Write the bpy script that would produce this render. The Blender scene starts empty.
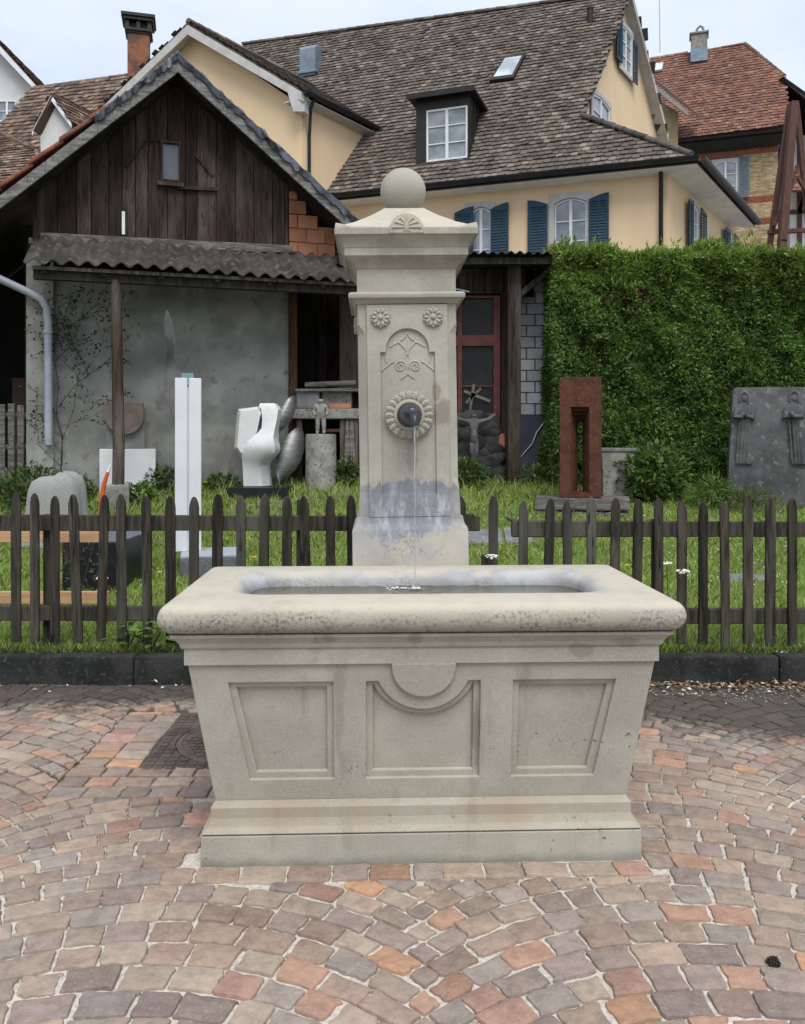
import bpy, bmesh, math, random
import numpy as np
from mathutils import Vector, Matrix, noise as mnoise
random.seed(7)
RNG = np.random.default_rng(11)
R = math.radians
scene = bpy.context.scene
COL = scene.collection

# ------------------------------------------------------------------ camera, sky, sun, exposure
FPX, CXP, HYP, EYE = 830.0, 402.5, 442.0, 1.48
cam_d = bpy.data.cameras.new('camera')
cam = bpy.data.objects.new('camera', cam_d); COL.objects.link(cam)
cam.location = (0, 0, EYE); cam.rotation_euler = (R(90), 0, 0)
cam_d.sensor_fit = 'HORIZONTAL'; cam_d.sensor_width = 36.0
cam_d.lens = 36.0 * FPX / 805.0
cam_d.shift_y = -(512.0 - HYP) / 805.0
cam_d.clip_start = 0.05; cam_d.clip_end = 3000
scene.camera = cam

SUN_EL, SUN_AZ = 58.0, 168.0          # overcast: a broad soft sun high behind the camera
world = bpy.data.worlds.new('World'); scene.world = world
world.use_nodes = True
wn, wl = world.node_tree.nodes, world.node_tree.links
wn.clear()
w_out = wn.new('ShaderNodeOutputWorld'); w_bg = wn.new('ShaderNodeBackground')
w_sky = wn.new('ShaderNodeTexSky'); w_sky.sky_type = 'NISHITA'; w_sky.sun_disc = False
w_sky.sun_elevation = R(SUN_EL); w_sky.sun_rotation = R(SUN_AZ)
w_sky.air_density = 1.0; w_sky.dust_density = 2.0
w_tc = wn.new('ShaderNodeTexCoord'); w_map = wn.new('ShaderNodeMapping')
w_map.inputs['Scale'].default_value = (1.0, 1.0, 2.6)
w_no = wn.new('ShaderNodeTexNoise'); w_no.inputs['Scale'].default_value = 2.2
w_no.inputs['Detail'].default_value = 6; w_no.inputs['Roughness'].default_value = 0.52
w_rp = wn.new('ShaderNodeValToRGB')
w_rp.color_ramp.elements[0].position = 0.33; w_rp.color_ramp.elements[0].color = (2.95, 3.35, 4.1, 1)
w_rp.color_ramp.elements[1].position = 0.66; w_rp.color_ramp.elements[1].color = (4.0, 4.3, 4.8, 1)
w_mix = wn.new('ShaderNodeMix'); w_mix.data_type = 'RGBA'; w_mix.inputs['Factor'].default_value = 0.9
wl.new(w_tc.outputs['Generated'], w_map.inputs['Vector']); wl.new(w_map.outputs[0], w_no.inputs['Vector'])
wl.new(w_no.outputs['Fac'], w_rp.inputs['Fac'])
wl.new(w_sky.outputs[0], w_mix.inputs['A']); wl.new(w_rp.outputs[0], w_mix.inputs['B'])
wl.new(w_mix.outputs['Result'], w_bg.inputs['Color'])
w_bg.inputs['Strength'].default_value = 0.1
wl.new(w_bg.outputs[0], w_out.inputs['Surface'])

sun_d = bpy.data.lights.new('sun', 'SUN'); sun_d.energy = 1.2; sun_d.angle = R(35); sun_d.color = (1.0, 0.97, 0.92)
sun = bpy.data.objects.new('sun', sun_d); COL.objects.link(sun)
sun.location = (0, -10, 30)
sun.rotation_euler = (R(90 - SUN_EL), 0, R(180 - SUN_AZ))

scene.view_settings.view_transform = 'Standard'; scene.view_settings.look = 'None'
scene.view_settings.exposure = 1.27; scene.view_settings.gamma = 1.0
scene.view_settings.use_curve_mapping = False
scene.render.engine = 'CYCLES'
scene.cycles.use_denoising = True
scene.cycles.max_bounces = 6; scene.cycles.transparent_max_bounces = 6
scene.cycles.use_adaptive_sampling = True

# ------------------------------------------------------------------ helpers: colour, pixel rays
def s(r, g, b):
    f = lambda c: (c / 255 / 12.92) if c / 255 <= 0.04045 else ((c / 255 + 0.055) / 1.055) ** 2.4
    return (f(r), f(g), f(b))
def P(px, py, d): return Vector(((px - CXP) / FPX * d, d, EYE + (HYP - py) / FPX * d))
def ray(px, py): return Vector(((px - CXP) / FPX, 1.0, (HYP - py) / FPX))
def hit_plane(px, py, p0, n):
    e = Vector((0, 0, EYE)); r = ray(px, py)
    return e + r * ((p0 - e).dot(n) / r.dot(n))
def on3(px, py, a, b, c): return hit_plane(px, py, a, (b - a).cross(c - a))
class Frame:                             # an upright frame: x along a wall, y into it, z up
    def __init__(self, x, y, rz, z=0.0):
        self.M = Matrix.Translation((x, y, z)) @ Matrix.Rotation(rz, 4, 'Z'); self.I = self.M.inverted()
    def w(self, x, y, z): return self.M @ Vector((x, y, z))
    def hit(self, px, py, yl=0.0):
        n = self.M.to_3x3() @ Vector((0, 1, 0))
        return self.I @ hit_plane(px, py, self.w(0, yl, 0), n)
def gz(y):                               # height of the lawn behind the kerb
    pts = ((5.0, .15), (7.4, .16), (8.8, .22), (11, .50), (13, .84), (16, 1.05), (30, 1.2), (500, 1.2))
    for (a, za), (b, zb) in zip(pts, pts[1:]):
        if y <= b: return za + (zb - za) * max(0, (y - a) / (b - a))
    return pts[-1][1]

# ------------------------------------------------------------------ mesh builder
class MB:
    def __init__(self, M=None): self.v = []; self.f = []; self.c = []; self.M = M or Matrix(); self.hascol = False
    def add(self, vs, fs, col=None):
        b = len(self.v); M = self.M
        self.v.extend([tuple(M @ Vector(p)) for p in vs])
        for f in fs: self.f.append(tuple(b + i for i in f)); self.c.append(col or (1, 1, 1))
        if col: self.hascol = True
        return self
    def box(self, x0, x1, y0, y1, z0, z1, col=None):
        return self.add([(x0,y0,z0),(x1,y0,z0),(x1,y1,z0),(x0,y1,z0),(x0,y0,z1),(x1,y0,z1),(x1,y1,z1),(x0,y1,z1)],
                 [(3,2,1,0),(4,5,6,7),(0,1,5,4),(1,2,6,5),(2,3,7,6),(3,0,4,7)], col)
    def loft(self, loops, cap0=True, cap1=True, col=None):
        n = len(loops[0]); vs = [p for l in loops for p in l]; fs = []
        for k in range(len(loops) - 1):
            for i in range(n):
                j = (i + 1) % n
                fs.append((k*n+i, k*n+j, (k+1)*n+j, (k+1)*n+i))
        if cap0: fs.append(tuple(reversed(range(n))))
        if cap1: fs.append(tuple((len(loops)-1)*n + i for i in range(n)))
        return self.add(vs, fs, col)
    def prism(self, poly, t, col=None):  # poly: 3D points, t: thickness vector
        n = len(poly); t = Vector(t); a = [Vector(p) for p in poly]
        vs = a + [p + t for p in a]
        fs = [tuple(range(n)), tuple(reversed(range(n, 2*n)))] + [(i, n+i, n+(i+1)%n, (i+1)%n) for i in range(n)]
        nn = Vector((0,0,0))
        for i in range(1, n-1): nn += (a[i]-a[0]).cross(a[i+1]-a[0])
        if nn.dot(t) > 0: fs = [tuple(reversed(f)) for f in fs]
        return self.add(vs, fs, col)
    def tube(self, pts, r, n=8, col=None):
        pts = [Vector(p) for p in pts]; rs = r if isinstance(r, (list, tuple)) else [r]*len(pts)
        loops = []; up = None
        for i, p in enumerate(pts):
            d = (pts[min(i+1, len(pts)-1)] - pts[max(i-1, 0)]).normalized()
            if up is None: up = Vector((0,0,1)) if abs(d.z) < .9 else Vector((0,1,0))
            a = d.cross(up).normalized(); b = a.cross(d).normalized(); up = b
            loops.append([p + (a*math.cos(q) + b*math.sin(q))*rs[i] for q in [-2*math.pi*k/n for k in range(n)]])
        return self.loft(loops, True, True, col)
    def lathe(self, prof, n=32, T=None, col=None):   # prof: (r, z); T maps lathe axis z
        T = T or Matrix()
        loops = [[T @ Vector((r*math.cos(2*math.pi*k/n), r*math.sin(2*math.pi*k/n), z)) for k in range(n)] for r, z in prof]
        return self.loft(loops, True, True, col)
    def ball(self, c, r, n=20, m=12, sc=(1,1,1), col=None, T=None):
        T = T or Matrix()
        loops = []
        for i in range(1, m):
            a = math.pi*i/m - math.pi/2
            loops.append([T @ (Vector(c) + Vector((sc[0]*r*math.cos(a)*math.cos(2*math.pi*k/n), sc[1]*r*math.cos(a)*math.sin(2*math.pi*k/n), sc[2]*r*math.sin(a)))) for k in range(n)])
        return self.loft(loops, True, True, col)
    def curve_slab(self, splines, t, bevel=0.0, T=None, col=None):   # filled 2D outline with holes, thickness t towards +z of T
        cu = bpy.data.curves.new('tmp', 'CURVE'); cu.dimensions = '2D'; cu.fill_mode = 'BOTH'
        for sp in splines:
            q = cu.splines.new('POLY'); q.points.add(len(sp)-1); q.use_cyclic_u = True
            for i, (x, y) in enumerate(sp): q.points[i].co = (x, y, 0, 1)
        cu.extrude = t/2 - bevel; cu.bevel_depth = bevel; cu.offset = -bevel; cu.bevel_resolution = 1
        ob = bpy.data.objects.new('tmp', cu)
        me = bpy.data.meshes.new_from_object(ob)
        T = T or Matrix()
        vs = [T @ (v.co + Vector((0,0,t/2))) for v in me.vertices]; fs = [tuple(p.vertices) for p in me.polygons]
        bpy.data.objects.remove(ob); bpy.data.curves.remove(cu); bpy.data.meshes.remove(me)
        return self.add(vs, fs, col)
    def build(self, name, mat, parent=None, smooth=35, bevel=0, rough=None, weld=False, segs=2):
        me = bpy.data.meshes.new(name)
        W = WM.get(parent.name, Matrix()).inverted() if parent else Matrix()
        ob_M = Matrix()
        if parent is None:                # a thing that is one mesh: origin at its base
            a = np.array(self.v); c = Vector(((a[:,0].min()+a[:,0].max())/2, (a[:,1].min()+a[:,1].max())/2, a[:,2].min()))
            ob_M = Matrix.Translation(c); W = ob_M.inverted()
        me.from_pydata([tuple(W @ Vector(p)) for p in self.v], [], self.f)
        if True:
            at = me.color_attributes.new('Col', 'FLOAT_COLOR', 'CORNER')
            arr = np.ones((len(me.loops), 4), np.float32); k = 0
            for f, c in zip(self.f, self.c):
                arr[k:k+len(f), :3] = c; k += len(f)
            at.data.foreach_set('color', arr.ravel())
        if bevel or rough or weld:
            bm = bmesh.new(); bm.from_mesh(me)
            if weld or rough: bmesh.ops.remove_doubles(bm, verts=bm.verts, dist=1e-5)
            if bevel:
                es = [e for e in bm.edges if len(e.link_faces) == 2 and e.calc_face_angle(0) > R(30)]
                bmesh.ops.bevel(bm, geom=es, offset=bevel, segments=segs, affect='EDGES', clamp_overlap=True, profile=.6)
            if rough:
                amp, sc_, cuts = rough
                if cuts: bmesh.ops.subdivide_edges(bm, edges=bm.edges, cuts=cuts, use_grid_fill=True)
                bm.normal_update(); off = Vector((random.random()*50, random.random()*50, 0))
                for v in bm.verts:
                    v.co += v.normal * amp * (mnoise.noise(v.co*sc_ + off) + .5*mnoise.noise(v.co*sc_*2.3 + off))
            bm.to_mesh(me); bm.free()
        if smooth:
            me.polygons.foreach_set('use_smooth', [True]*len(me.polygons))
            me.set_sharp_from_angle(angle=R(smooth))
        for m in (mat if isinstance(mat, (list, tuple)) else [mat]): me.materials.append(m)
        ob = bpy.data.objects.new(name, me); COL.objects.link(ob)
        if parent: ob.parent = parent; WM[ob.name] = WM[parent.name]
        else: ob.matrix_world = ob_M; WM[ob.name] = ob_M
        return ob
WM = {}
def tag(o, label=None, cat=None, group=None, kind=None):
    if label: o['label'] = label
    if cat: o['category'] = cat
    if group: o['group'] = group
    if kind: o['kind'] = kind
    return o
def thing(name, label, cat, loc=(0,0,0), rz=0.0, group=None):
    o = bpy.data.objects.new(name, None); COL.objects.link(o); o.empty_display_size = .1
    o.location = loc; o.rotation_euler = (0, 0, rz)
    WM[o.name] = Matrix.Translation(loc) @ Matrix.Rotation(rz, 4, 'Z')
    return tag(o, label, cat, group)
def copy_tree(o, loc, rz=0.0, sc=1.0, label=None):
    c = o.copy(); COL.objects.link(c); c.location = loc; c.rotation_euler = (0, 0, rz); c.scale = (sc, sc, sc)
    if label: c['label'] = label
    for ch in list(o.children):
        d = ch.copy(); COL.objects.link(d); d.parent = c
        for g in list(ch.children):
            e = g.copy(); COL.objects.link(e); e.parent = d
    return c
def raw_mesh(name, V, F, mat, col=None, smooth=False):   # numpy path: V (n,3), F (m,k)
    me = bpy.data.meshes.new(name); m, k = F.shape
    me.vertices.add(len(V)); me.vertices.foreach_set('co', V.astype(np.float32).ravel())
    me.loops.add(m*k); me.loops.foreach_set('vertex_index', F.astype(np.int32).ravel())
    me.polygons.add(m); me.polygons.foreach_set('loop_start', np.arange(0, m*k, k, dtype=np.int32))
    if smooth: me.polygons.foreach_set('use_smooth', np.ones(m, bool))
    if col is not None:
        at = me.color_attributes.new('Col', 'FLOAT_COLOR', 'POINT')
        at.data.foreach_set('color', np.c_[col, np.ones(len(col))].astype(np.float32).ravel())
    me.update(calc_edges=True); me.validate(); me.materials.append(mat)
    ob = bpy.data.objects.new(name, me); COL.objects.link(ob); return ob
def leaves(name, Pn, D, N, L, Wd, col, mat, fold=.18):    # rhombic leaves at Pn along D, blade normal N
    D = D/np.linalg.norm(D, axis=1, keepdims=True); S = np.cross(D, N); S /= np.linalg.norm(S, axis=1, keepdims=True)+1e-9
    Nn = np.cross(S, D); L = L[:, None]; Wd = Wd[:, None]
    a = Pn; b = Pn + D*L*.45 + S*Wd*.5 + Nn*Wd*fold; c = Pn + D*L; d = Pn + D*L*.45 - S*Wd*.5 + Nn*Wd*fold
    V = np.stack([a, b, c, d], 1).reshape(-1, 3); F = np.arange(len(V)).reshape(-1, 4)
    return raw_mesh(name, V, F, mat, np.repeat(col, 4, 0))
def set_parent(ob, parent):                               # mesh built in world coordinates
    ob.data.transform(WM[parent.name].inverted()); ob.parent = parent; WM[ob.name] = WM[parent.name]; return ob

# ------------------------------------------------------------------ materials
class NT:
    def __init__(self, name):
        self.m = bpy.data.materials.new(name); self.m.use_nodes = True; self.t = self.m.node_tree; self.n = self.t.nodes
        self.b = self.n['Principled BSDF']; self.tc = self.n.new('ShaderNodeTexCoord')
    def lk(self, a, b): self.t.links.new(a, b)
    def setin(self, sock, v):
        if hasattr(v, 'is_linked'): self.lk(v, sock)
        elif isinstance(v, (tuple, list)) and len(v) == 3 and sock.type == 'RGBA': sock.default_value = (*v, 1)
        else: sock.default_value = v
    def obj(self, scale=(1,1,1)):
        mp = self.n.new('ShaderNodeMapping'); mp.inputs['Scale'].default_value = scale
        self.lk(self.tc.outputs['Object'], mp.inputs['Vector']); return mp.outputs[0]
    def noise(self, scale, detail=5, rough=.55, vec=None, dist=0):
        k = self.n.new('ShaderNodeTexNoise'); k.inputs['Scale'].default_value = scale; k.inputs['Detail'].default_value = detail
        k.inputs['Roughness'].default_value = rough; k.inputs['Distortion'].default_value = dist
        self.lk(vec if vec is not None else self.tc.outputs['Object'], k.inputs['Vector']); return k.outputs['Fac']
    def vor(self, scale, vec=None, feat='F1', out='Distance'):
        k = self.n.new('ShaderNodeTexVoronoi'); k.feature = feat; k.inputs['Scale'].default_value = scale
        self.lk(vec if vec is not None else self.tc.outputs['Object'], k.inputs['Vector']); return k.outputs[out]
    def ramp(self, fac, a, b, lo=0.0, hi=1.0):
        k = self.n.new('ShaderNodeMapRange'); k.interpolation_type = 'SMOOTHSTEP'
        k.inputs['From Min'].default_value = a; k.inputs['From Max'].default_value = b
        k.inputs['To Min'].default_value = lo; k.inputs['To Max'].default_value = hi
        self.lk(fac, k.inputs['Value']); return k.outputs[0]
    def mix(self, fac, a, b, mode='MIX'):
        k = self.n.new('ShaderNodeMix'); k.data_type = 'RGBA'; k.blend_type = mode
        self.setin(k.inputs['Factor'], fac); self.setin(k.inputs['A'], a); self.setin(k.inputs['B'], b); return k.outputs['Result']
    def math(self, op, a, b=0.0, clamp=False):
        k = self.n.new('ShaderNodeMath'); k.operation = op; k.use_clamp = clamp
        self.setin(k.inputs[0], a); self.setin(k.inputs[1], b); return k.outputs[0]
    def xyz(self):
        k = self.n.new('ShaderNodeSeparateXYZ'); self.lk(self.tc.outputs['Object'], k.inputs[0]); return k.outputs
    def attr(self, name='Col'):
        k = self.n.new('ShaderNodeAttribute'); k.attribute_name = name; return k.outputs['Color']
    def band(self, v, a, b, soft):        # 1 between a and b
        return self.math('MULTIPLY', self.ramp(v, a-soft, a+soft), self.ramp(v, b-soft, b+soft, 1.0, 0.0))
    def fin(self, col, rough=.8, bump=None, bstr=.3, bdist=.01, metal=0.0, spec=.3):
        self.setin(self.b.inputs['Base Color'], col); self.setin(self.b.inputs['Roughness'], rough)
        self.b.inputs['Metallic'].default_value = metal; self.b.inputs['Specular IOR Level'].default_value = spec
        if bump is not None:
            k = self.n.new('ShaderNodeBump'); k.inputs['Strength'].default_value = bstr; k.inputs['Distance'].default_value = bdist
            self.lk(bump, k.inputs['Height']); self.lk(k.outputs[0], self.b.inputs['Normal'])
        return self.m
def mulc(c, k): return tuple(x*k for x in c)
def M_plain(name, c, c2=None, scale=6, rough=.8, bscale=60, bstr=.25, bdist=.004, metal=0, spec=.3, stretch=(1,1,1), attr=False, contrast=(.35,.65), speck=None):
    t = NT(name); v = t.obj(stretch)
    c2 = c2 or mulc(c, .72)
    col = t.mix(t.ramp(t.noise(scale, 6, .6, v), *contrast), c2, c)
    if speck: col = t.mix(t.ramp(t.noise(speck[1], 3, .5), .58, .66), col, speck[0])
    if attr: col = t.mix(1.0, col, t.attr(), 'MULTIPLY')
    return t.fin(col, rough, t.noise(bscale, 5, .65, v), bstr, bdist, metal, spec)
def M_wood(name, c, c2, stretch=(14, 14, .8), attr=True, grey=None, bstr=.5):
    t = NT(name); v = t.obj(stretch)
    g = t.noise(2.4, 8, .62, v, .6)
    col = t.mix(t.ramp(g, .36, .66), c2, c)
    if grey: col = t.mix(t.ramp(t.noise(1.1, 5, .6, t.obj((2.5,2.5,.5))), .45, .72), col, grey)
    col = t.mix(t.ramp(t.noise(9, 3, .5, t.obj((6,6,.5))), .62, .7), col, mulc(c2, .5))
    if attr: col = t.mix(1.0, col, t.attr(), 'MULTIPLY')
    return t.fin(col, .85, g, bstr, .006, spec=.2)
def M_leaf(name, trans=.25):
    t = NT(name); a = t.attr()
    t.fin(a, .55, spec=.25)
    tr = t.n.new('ShaderNodeBsdfTranslucent'); t.lk(t.mix(1.0, a, (1.1, 1.25, .6), 'MULTIPLY'), tr.inputs['Color'])
    mx = t.n.new('ShaderNodeMixShader'); mx.inputs[0].default_value = trans
    t.lk(t.b.outputs[0], mx.inputs[1]); t.lk(tr.outputs[0], mx.inputs[2]); t.lk(mx.outputs[0], t.n['Material Output'].inputs['Surface'])
    return t.m
def M_glass(name, c=(.03,.04,.05), rough=.06):
    t = NT(name); return t.fin(t.mix(t.ramp(t.noise(1.5, 3), .35, .65), c, mulc(c, 1.9)), rough, spec=.6)

def M_fountain():
    t = NT('sandstone'); x, y, z = t.xyz()
    big = t.noise(2.2, 5, .6); fine = t.noise(140, 3, .7); med = t.noise(11, 6, .65)
    col = t.mix(t.ramp(big, .32, .68), (.300,.284,.236), (.402,.382,.322))
    col = t.mix(t.ramp(med, .4, .72, 0, .45), col, (.28,.262,.212))
    col = t.mix(t.ramp(fine, .34, .72, .0, .28), col, (.52,.5,.42))
    col = t.mix(t.ramp(fine, .22, .42, .3, .0), col, (.2,.19,.155))
    # warmer, paler tone over the top of the rim and cap
    top = t.math('MAXIMUM', t.band(z, .905, 1.08, .012), t.ramp(z, 2.44, 2.46))
    top = t.math('MULTIPLY', top, t.ramp(z, 2.59, 2.62, 1, 0))
    col = t.mix(t.math('MULTIPLY', top, t.ramp(med, .25, .6, .35, .9)), col, (.485,.44,.355))
    # rust-yellow run-off stains low on the plinth
    st = t.noise(5, 4, .6, t.obj((1, 1, .25)))
    col = t.mix(t.math('MULTIPLY', t.band(z, .115, .215, .02), t.ramp(st, .34, .66, .12, .6)), col, (.33,.25,.165))
    # lichen on the bulging front of the rim
    li = t.math('MULTIPLY', t.ramp(t.noise(75, 4, .75), .47, .62), t.ramp(t.noise(5, 5, .65, t.obj((1,1,2.5))), .38, .60))
    col = t.mix(t.math('MULTIPLY', t.math('MULTIPLY', li, t.band(z, .82, .905, .014)), .85), col, (.10,.098,.088))
    # damp patches under the rim
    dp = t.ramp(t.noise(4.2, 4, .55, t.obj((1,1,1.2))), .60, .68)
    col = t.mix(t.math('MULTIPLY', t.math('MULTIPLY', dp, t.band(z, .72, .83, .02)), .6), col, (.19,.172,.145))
    # streaks down the body
    sk = t.ramp(t.noise(9, 6, .65, t.obj((1, 1, .10))), .54, .72)
    col = t.mix(t.math('MULTIPLY', t.math('MULTIPLY', sk, t.band(z, .05, .84, .06)), .5), col, (.185,.18,.15))
    # black algae spots and grey-green dirt gathered low on the trough and in patches
    al = t.math('MULTIPLY', t.ramp(t.noise(60, 3, .6), .62, .68), t.ramp(t.noise(3.2, 3, .5, t.obj((1,1,2))), .52, .62))
    col = t.mix(t.math('MULTIPLY', t.math('MULTIPLY', al, t.ramp(z, .45, .6, 1, .25)), .85), col, (.05,.05,.045))
    col = t.mix(t.math('MULTIPLY', t.ramp(t.noise(1.6, 6, .7), .48, .72), .38), col, (.245,.232,.188))
    col = t.mix(t.math('MULTIPLY', t.ramp(t.math('ADD', z, t.math('MULTIPLY', t.noise(7, 5, .7), .07)), .035, .075, 1, 0), .5), col, (.13,.135,.10))
    # darker patchy band across the cornice
    ck = t.ramp(t.noise(8, 4, .6, t.obj((1,1,.5))), .42, .64)
    col = t.mix(t.math('MULTIPLY', t.math('MULTIPLY', ck, t.band(z, 2.28, 2.45, .02)), .45), col, (.2,.19,.16))
    # dark blotch right of the water spout
    def spot(cx, cz, rx, rz_):
        a = t.math('DIVIDE', t.math('SUBTRACT', x, cx), rx); b = t.math('DIVIDE', t.math('SUBTRACT', z, cz), rz_)
        d = t.math('SQRT', t.math('ADD', t.math('MULTIPLY', a, a), t.math('MULTIPLY', b, b)))
        d = t.math('ADD', d, t.math('MULTIPLY', t.math('SUBTRACT', t.noise(14, 5, .65), .5), 1.9))
        return t.ramp(d, .65, 1.05, 1, 0)
    pil = t.ramp(y, .7, .72); front = t.ramp(y, .1, .12, 1, 0)
    for q in ((.55,.755,.05,.032),(.70,.783,.055,.025),(-.03,.80,.03,.03),(.19,.45,.018,.12)): col = t.mix(t.math('MULTIPLY', t.math('MULTIPLY', spot(*q), front), .5), col, (.20,.175,.135))
    col = t.mix(t.math('MULTIPLY', t.math('MULTIPLY', spot(.135, 1.62, .045, .07), pil), .65), col, (.20,.165,.13))
    col = t.mix(t.math('MULTIPLY', t.math('MULTIPLY', spot(.115, 1.70, .022, .05), pil), .6), col, (.22,.18,.14))
    col = t.mix(t.math('MULTIPLY', t.math('MULTIPLY', spot(.0, 1.42, .03, .12), pil), .5), col, (.2,.18,.15))
    # blue-grey limescale at the foot of the pillar, with flame-like upper edge and a blotchy lower fade
    wide = t.noise(9, 3, .5, t.obj((1, .2, .05)))
    edge = t.math('ADD', z, t.math('ADD', t.math('MULTIPLY', t.noise(42, 5, .75, t.obj((1, .2, .10))), -.13), t.math('MULTIPLY', wide, -.20)))
    up = t.ramp(edge, 1.118, 1.127, 1, 0)
    lo = t.ramp(t.math('ADD', z, t.math('MULTIPLY', t.math('SUBTRACT', t.noise(6, 5, .65), .5), .45)), 1.02, 1.11, .12, 1)
    lime = t.math('MULTIPLY', t.math('MULTIPLY', up, lo), t.math('MULTIPLY', pil, t.ramp(z, .90, .95)))
    lime = t.math('MULTIPLY', lime, t.ramp(t.math('ABSOLUTE', t.math('ADD', x, .01)), .17, .25, 1, .45))
    lcol = t.mix(t.ramp(t.noise(24, 6, .7, t.obj((1,.2,.35))), .44, .70), (.205,.218,.248), (.42,.437,.475))
    lcol = t.mix(t.math('MULTIPLY', t.ramp(edge, 1.03, 1.11), t.ramp(t.noise(12, 4, .6, t.obj((1,.2,.3))), .38, .6, .3, .85)), lcol, (.17,.18,.21))
    col = t.mix(t.math('MULTIPLY', lime, .88), col, lcol)
    lowl = t.math('MULTIPLY', t.math('MULTIPLY', t.band(z, .93, 1.09, .01), pil), t.ramp(t.noise(4.5, 5, .6), .42, .62, 0, .5))
    col = t.mix(lowl, col, (.30,.31,.34))
    sq = t.n.new('ShaderNodeVectorMath'); sq.operation = 'ADD'; nv = t.n.new('ShaderNodeTexNoise'); nv.inputs['Scale'].default_value = 14; nv.inputs['Detail'].default_value = 4
    t.lk(t.tc.outputs['Object'], nv.inputs['Vector']); sm = t.n.new('ShaderNodeVectorMath'); sm.operation = 'SCALE'; sm.inputs['Scale'].default_value = .22
    t.lk(nv.outputs['Color'], sm.inputs[0]); t.lk(t.tc.outputs['Object'], sq.inputs[0]); t.lk(sm.outputs[0], sq.inputs[1])
    crk = t.ramp(t.vor(6.5, sq.outputs[0], 'DISTANCE_TO_EDGE'), .005, .020, 1, 0)
    crk = t.math('MULTIPLY', t.math('MULTIPLY', crk, t.ramp(t.noise(5, 3), .44, .5)), t.math('MULTIPLY', t.band(z, .96, 1.22, .02), pil))
    col = t.mix(t.math('MULTIPLY', crk, .7), col, (.17,.16,.15))
    # same limescale round the rim's mouth
    ax = t.math('SUBTRACT', t.math('ABSOLUTE', x), .667); ay = t.math('SUBTRACT', t.math('ABSOLUTE', t.math('SUBTRACT', y, .36)), .24)
    mouth = t.math('ADD', t.math('MAXIMUM', ax, ay), t.math('MULTIPLY', t.math('SUBTRACT', med, .5), .16))
    mm = t.math('MULTIPLY', t.math('MULTIPLY', t.ramp(mouth, -.01, .06, 1, 0), t.ramp(t.noise(3.5, 4, .6), .35, .6, .35, 1)), t.band(z, .5, .945, .002))
    col = t.mix(t.math('MULTIPLY', mm, .8), col, t.mix(t.ramp(t.noise(9, 5), .35, .65), (.25,.262,.30), (.43,.445,.49)))
    h = t.math('ADD', t.math('MULTIPLY', fine, .6), t.math('MULTIPLY', t.noise(45, 5, .7), .9))
    return t.fin(col, .88, h, .35, .004, spec=.25)
# ------------------------------------------------------------------ materials in use
m_stone = M_fountain()
m_bronze = M_plain('dark_bronze', (.062,.068,.082), (.035,.038,.046), 18, .38, 50, .15, .003, .75, .5)
m_boards = M_wood('old_boards', (.046,.031,.025), (.015,.011,.009), grey=(.078,.066,.058))
m_fence = M_wood('fence_wood', (.066,.058,.045), (.018,.016,.013), (10,10,.9), grey=(.085,.084,.070))
m_beam = M_wood('grey_beam', (.19,.18,.165), (.07,.064,.058), (1.2,8,8))
m_verge = M_wood('verge_board', (.24,.235,.225), (.10,.097,.092), (1.5,1.5,9), attr=False)
m_dark = M_wood('dark_timber', (.05,.042,.035), (.018,.015,.013), (9,9,.8))
m_new = M_wood('fresh_timber', (.52,.33,.19), (.40,.24,.13), (.9,10,10), bstr=.15)
m_plaster_barn = M_plain('grey_render', (.31,.31,.285), (.165,.166,.152), 1.4, .9, 30, .45, .008, contrast=(.3,.7), speck=((.19,.19,.172), 7))
m_terra = M_plain('terracotta_block', (.42,.19,.10), (.33,.15,.085), 5, .85, 60, .25, .004, attr=True)
m_yellow = M_plain('yellow_render', (.74,.56,.36), (.66,.49,.305), 1.4, .92, 60, .15, .004, contrast=(.2,.8), stretch=(1,1,.35))
m_white = M_plain('white_paint', (.72,.73,.73), (.62,.63,.63), 2, .6, 80, .05, .002)
m_trim = M_plain('grey_stone_trim', (.50,.49,.47), (.42,.41,.39), 3, .85, 80, .15, .003)
m_shut = M_plain('teal_paint', (.010,.050,.085), (.008,.040,.066), 4, .5, 60, .05, .002)
m_shutg = M_plain('grey_shutter_paint', (.12,.16,.19), (.10,.13,.155), 4, .6)
m_sheet = M_plain('brown_sheet_metal', (.030,.026,.022), (.020,.018,.016), 2, .5, 30, .06, .003, .4, .4)
m_gutter = M_plain('dark_gutter', (.030,.034,.036), (.020,.022,.024), 3, .45, 30, .05, .003, .4, .4)
m_lead = M_plain('lead_flashing', (.085,.095,.112), (.038,.042,.052), 9, .5, 22, .5, .01, .3, .4)
m_vent = M_plain('zinc_sheet', (.21,.26,.31), (.16,.20,.24), 3, .5, 30, .1, .003, .3, .4)
m_tile = M_plain('old_roof_tile', (1,1,1), (.72,.71,.70), 1.3, .9, 40, .35, .006, attr=True, contrast=(.3,.6), speck=((1.25,1.22,1.12), 4))
m_glass = M_glass('window_glass', (.16,.18,.20), .08)
m_glass_dark = M_glass('dark_window_glass', (.010,.010,.010), .12); m_glass_dark.node_tree.nodes['Principled BSDF'].inputs['Specular IOR Level'].default_value = .15
m_curtain = M_plain('curtain', (.5,.5,.5), (.34,.34,.35), 9, .9, 30, .1, .004, stretch=(6,6,.3))
m_redframe = M_plain('red_window_paint', (.125,.032,.027), (.07,.022,.02), 7, .6, 60, .2, .003)
m_eternit = M_plain('fibre_cement', (.062,.053,.045), (.028,.025,.022), 2.4, .92, 40, .4, .006, speck=((.095,.09,.08), 9))
m_pvc = M_plain('grey_plastic_pipe', (.36,.40,.45), (.28,.31,.35), 4, .5, 30, .05, .002)
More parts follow.
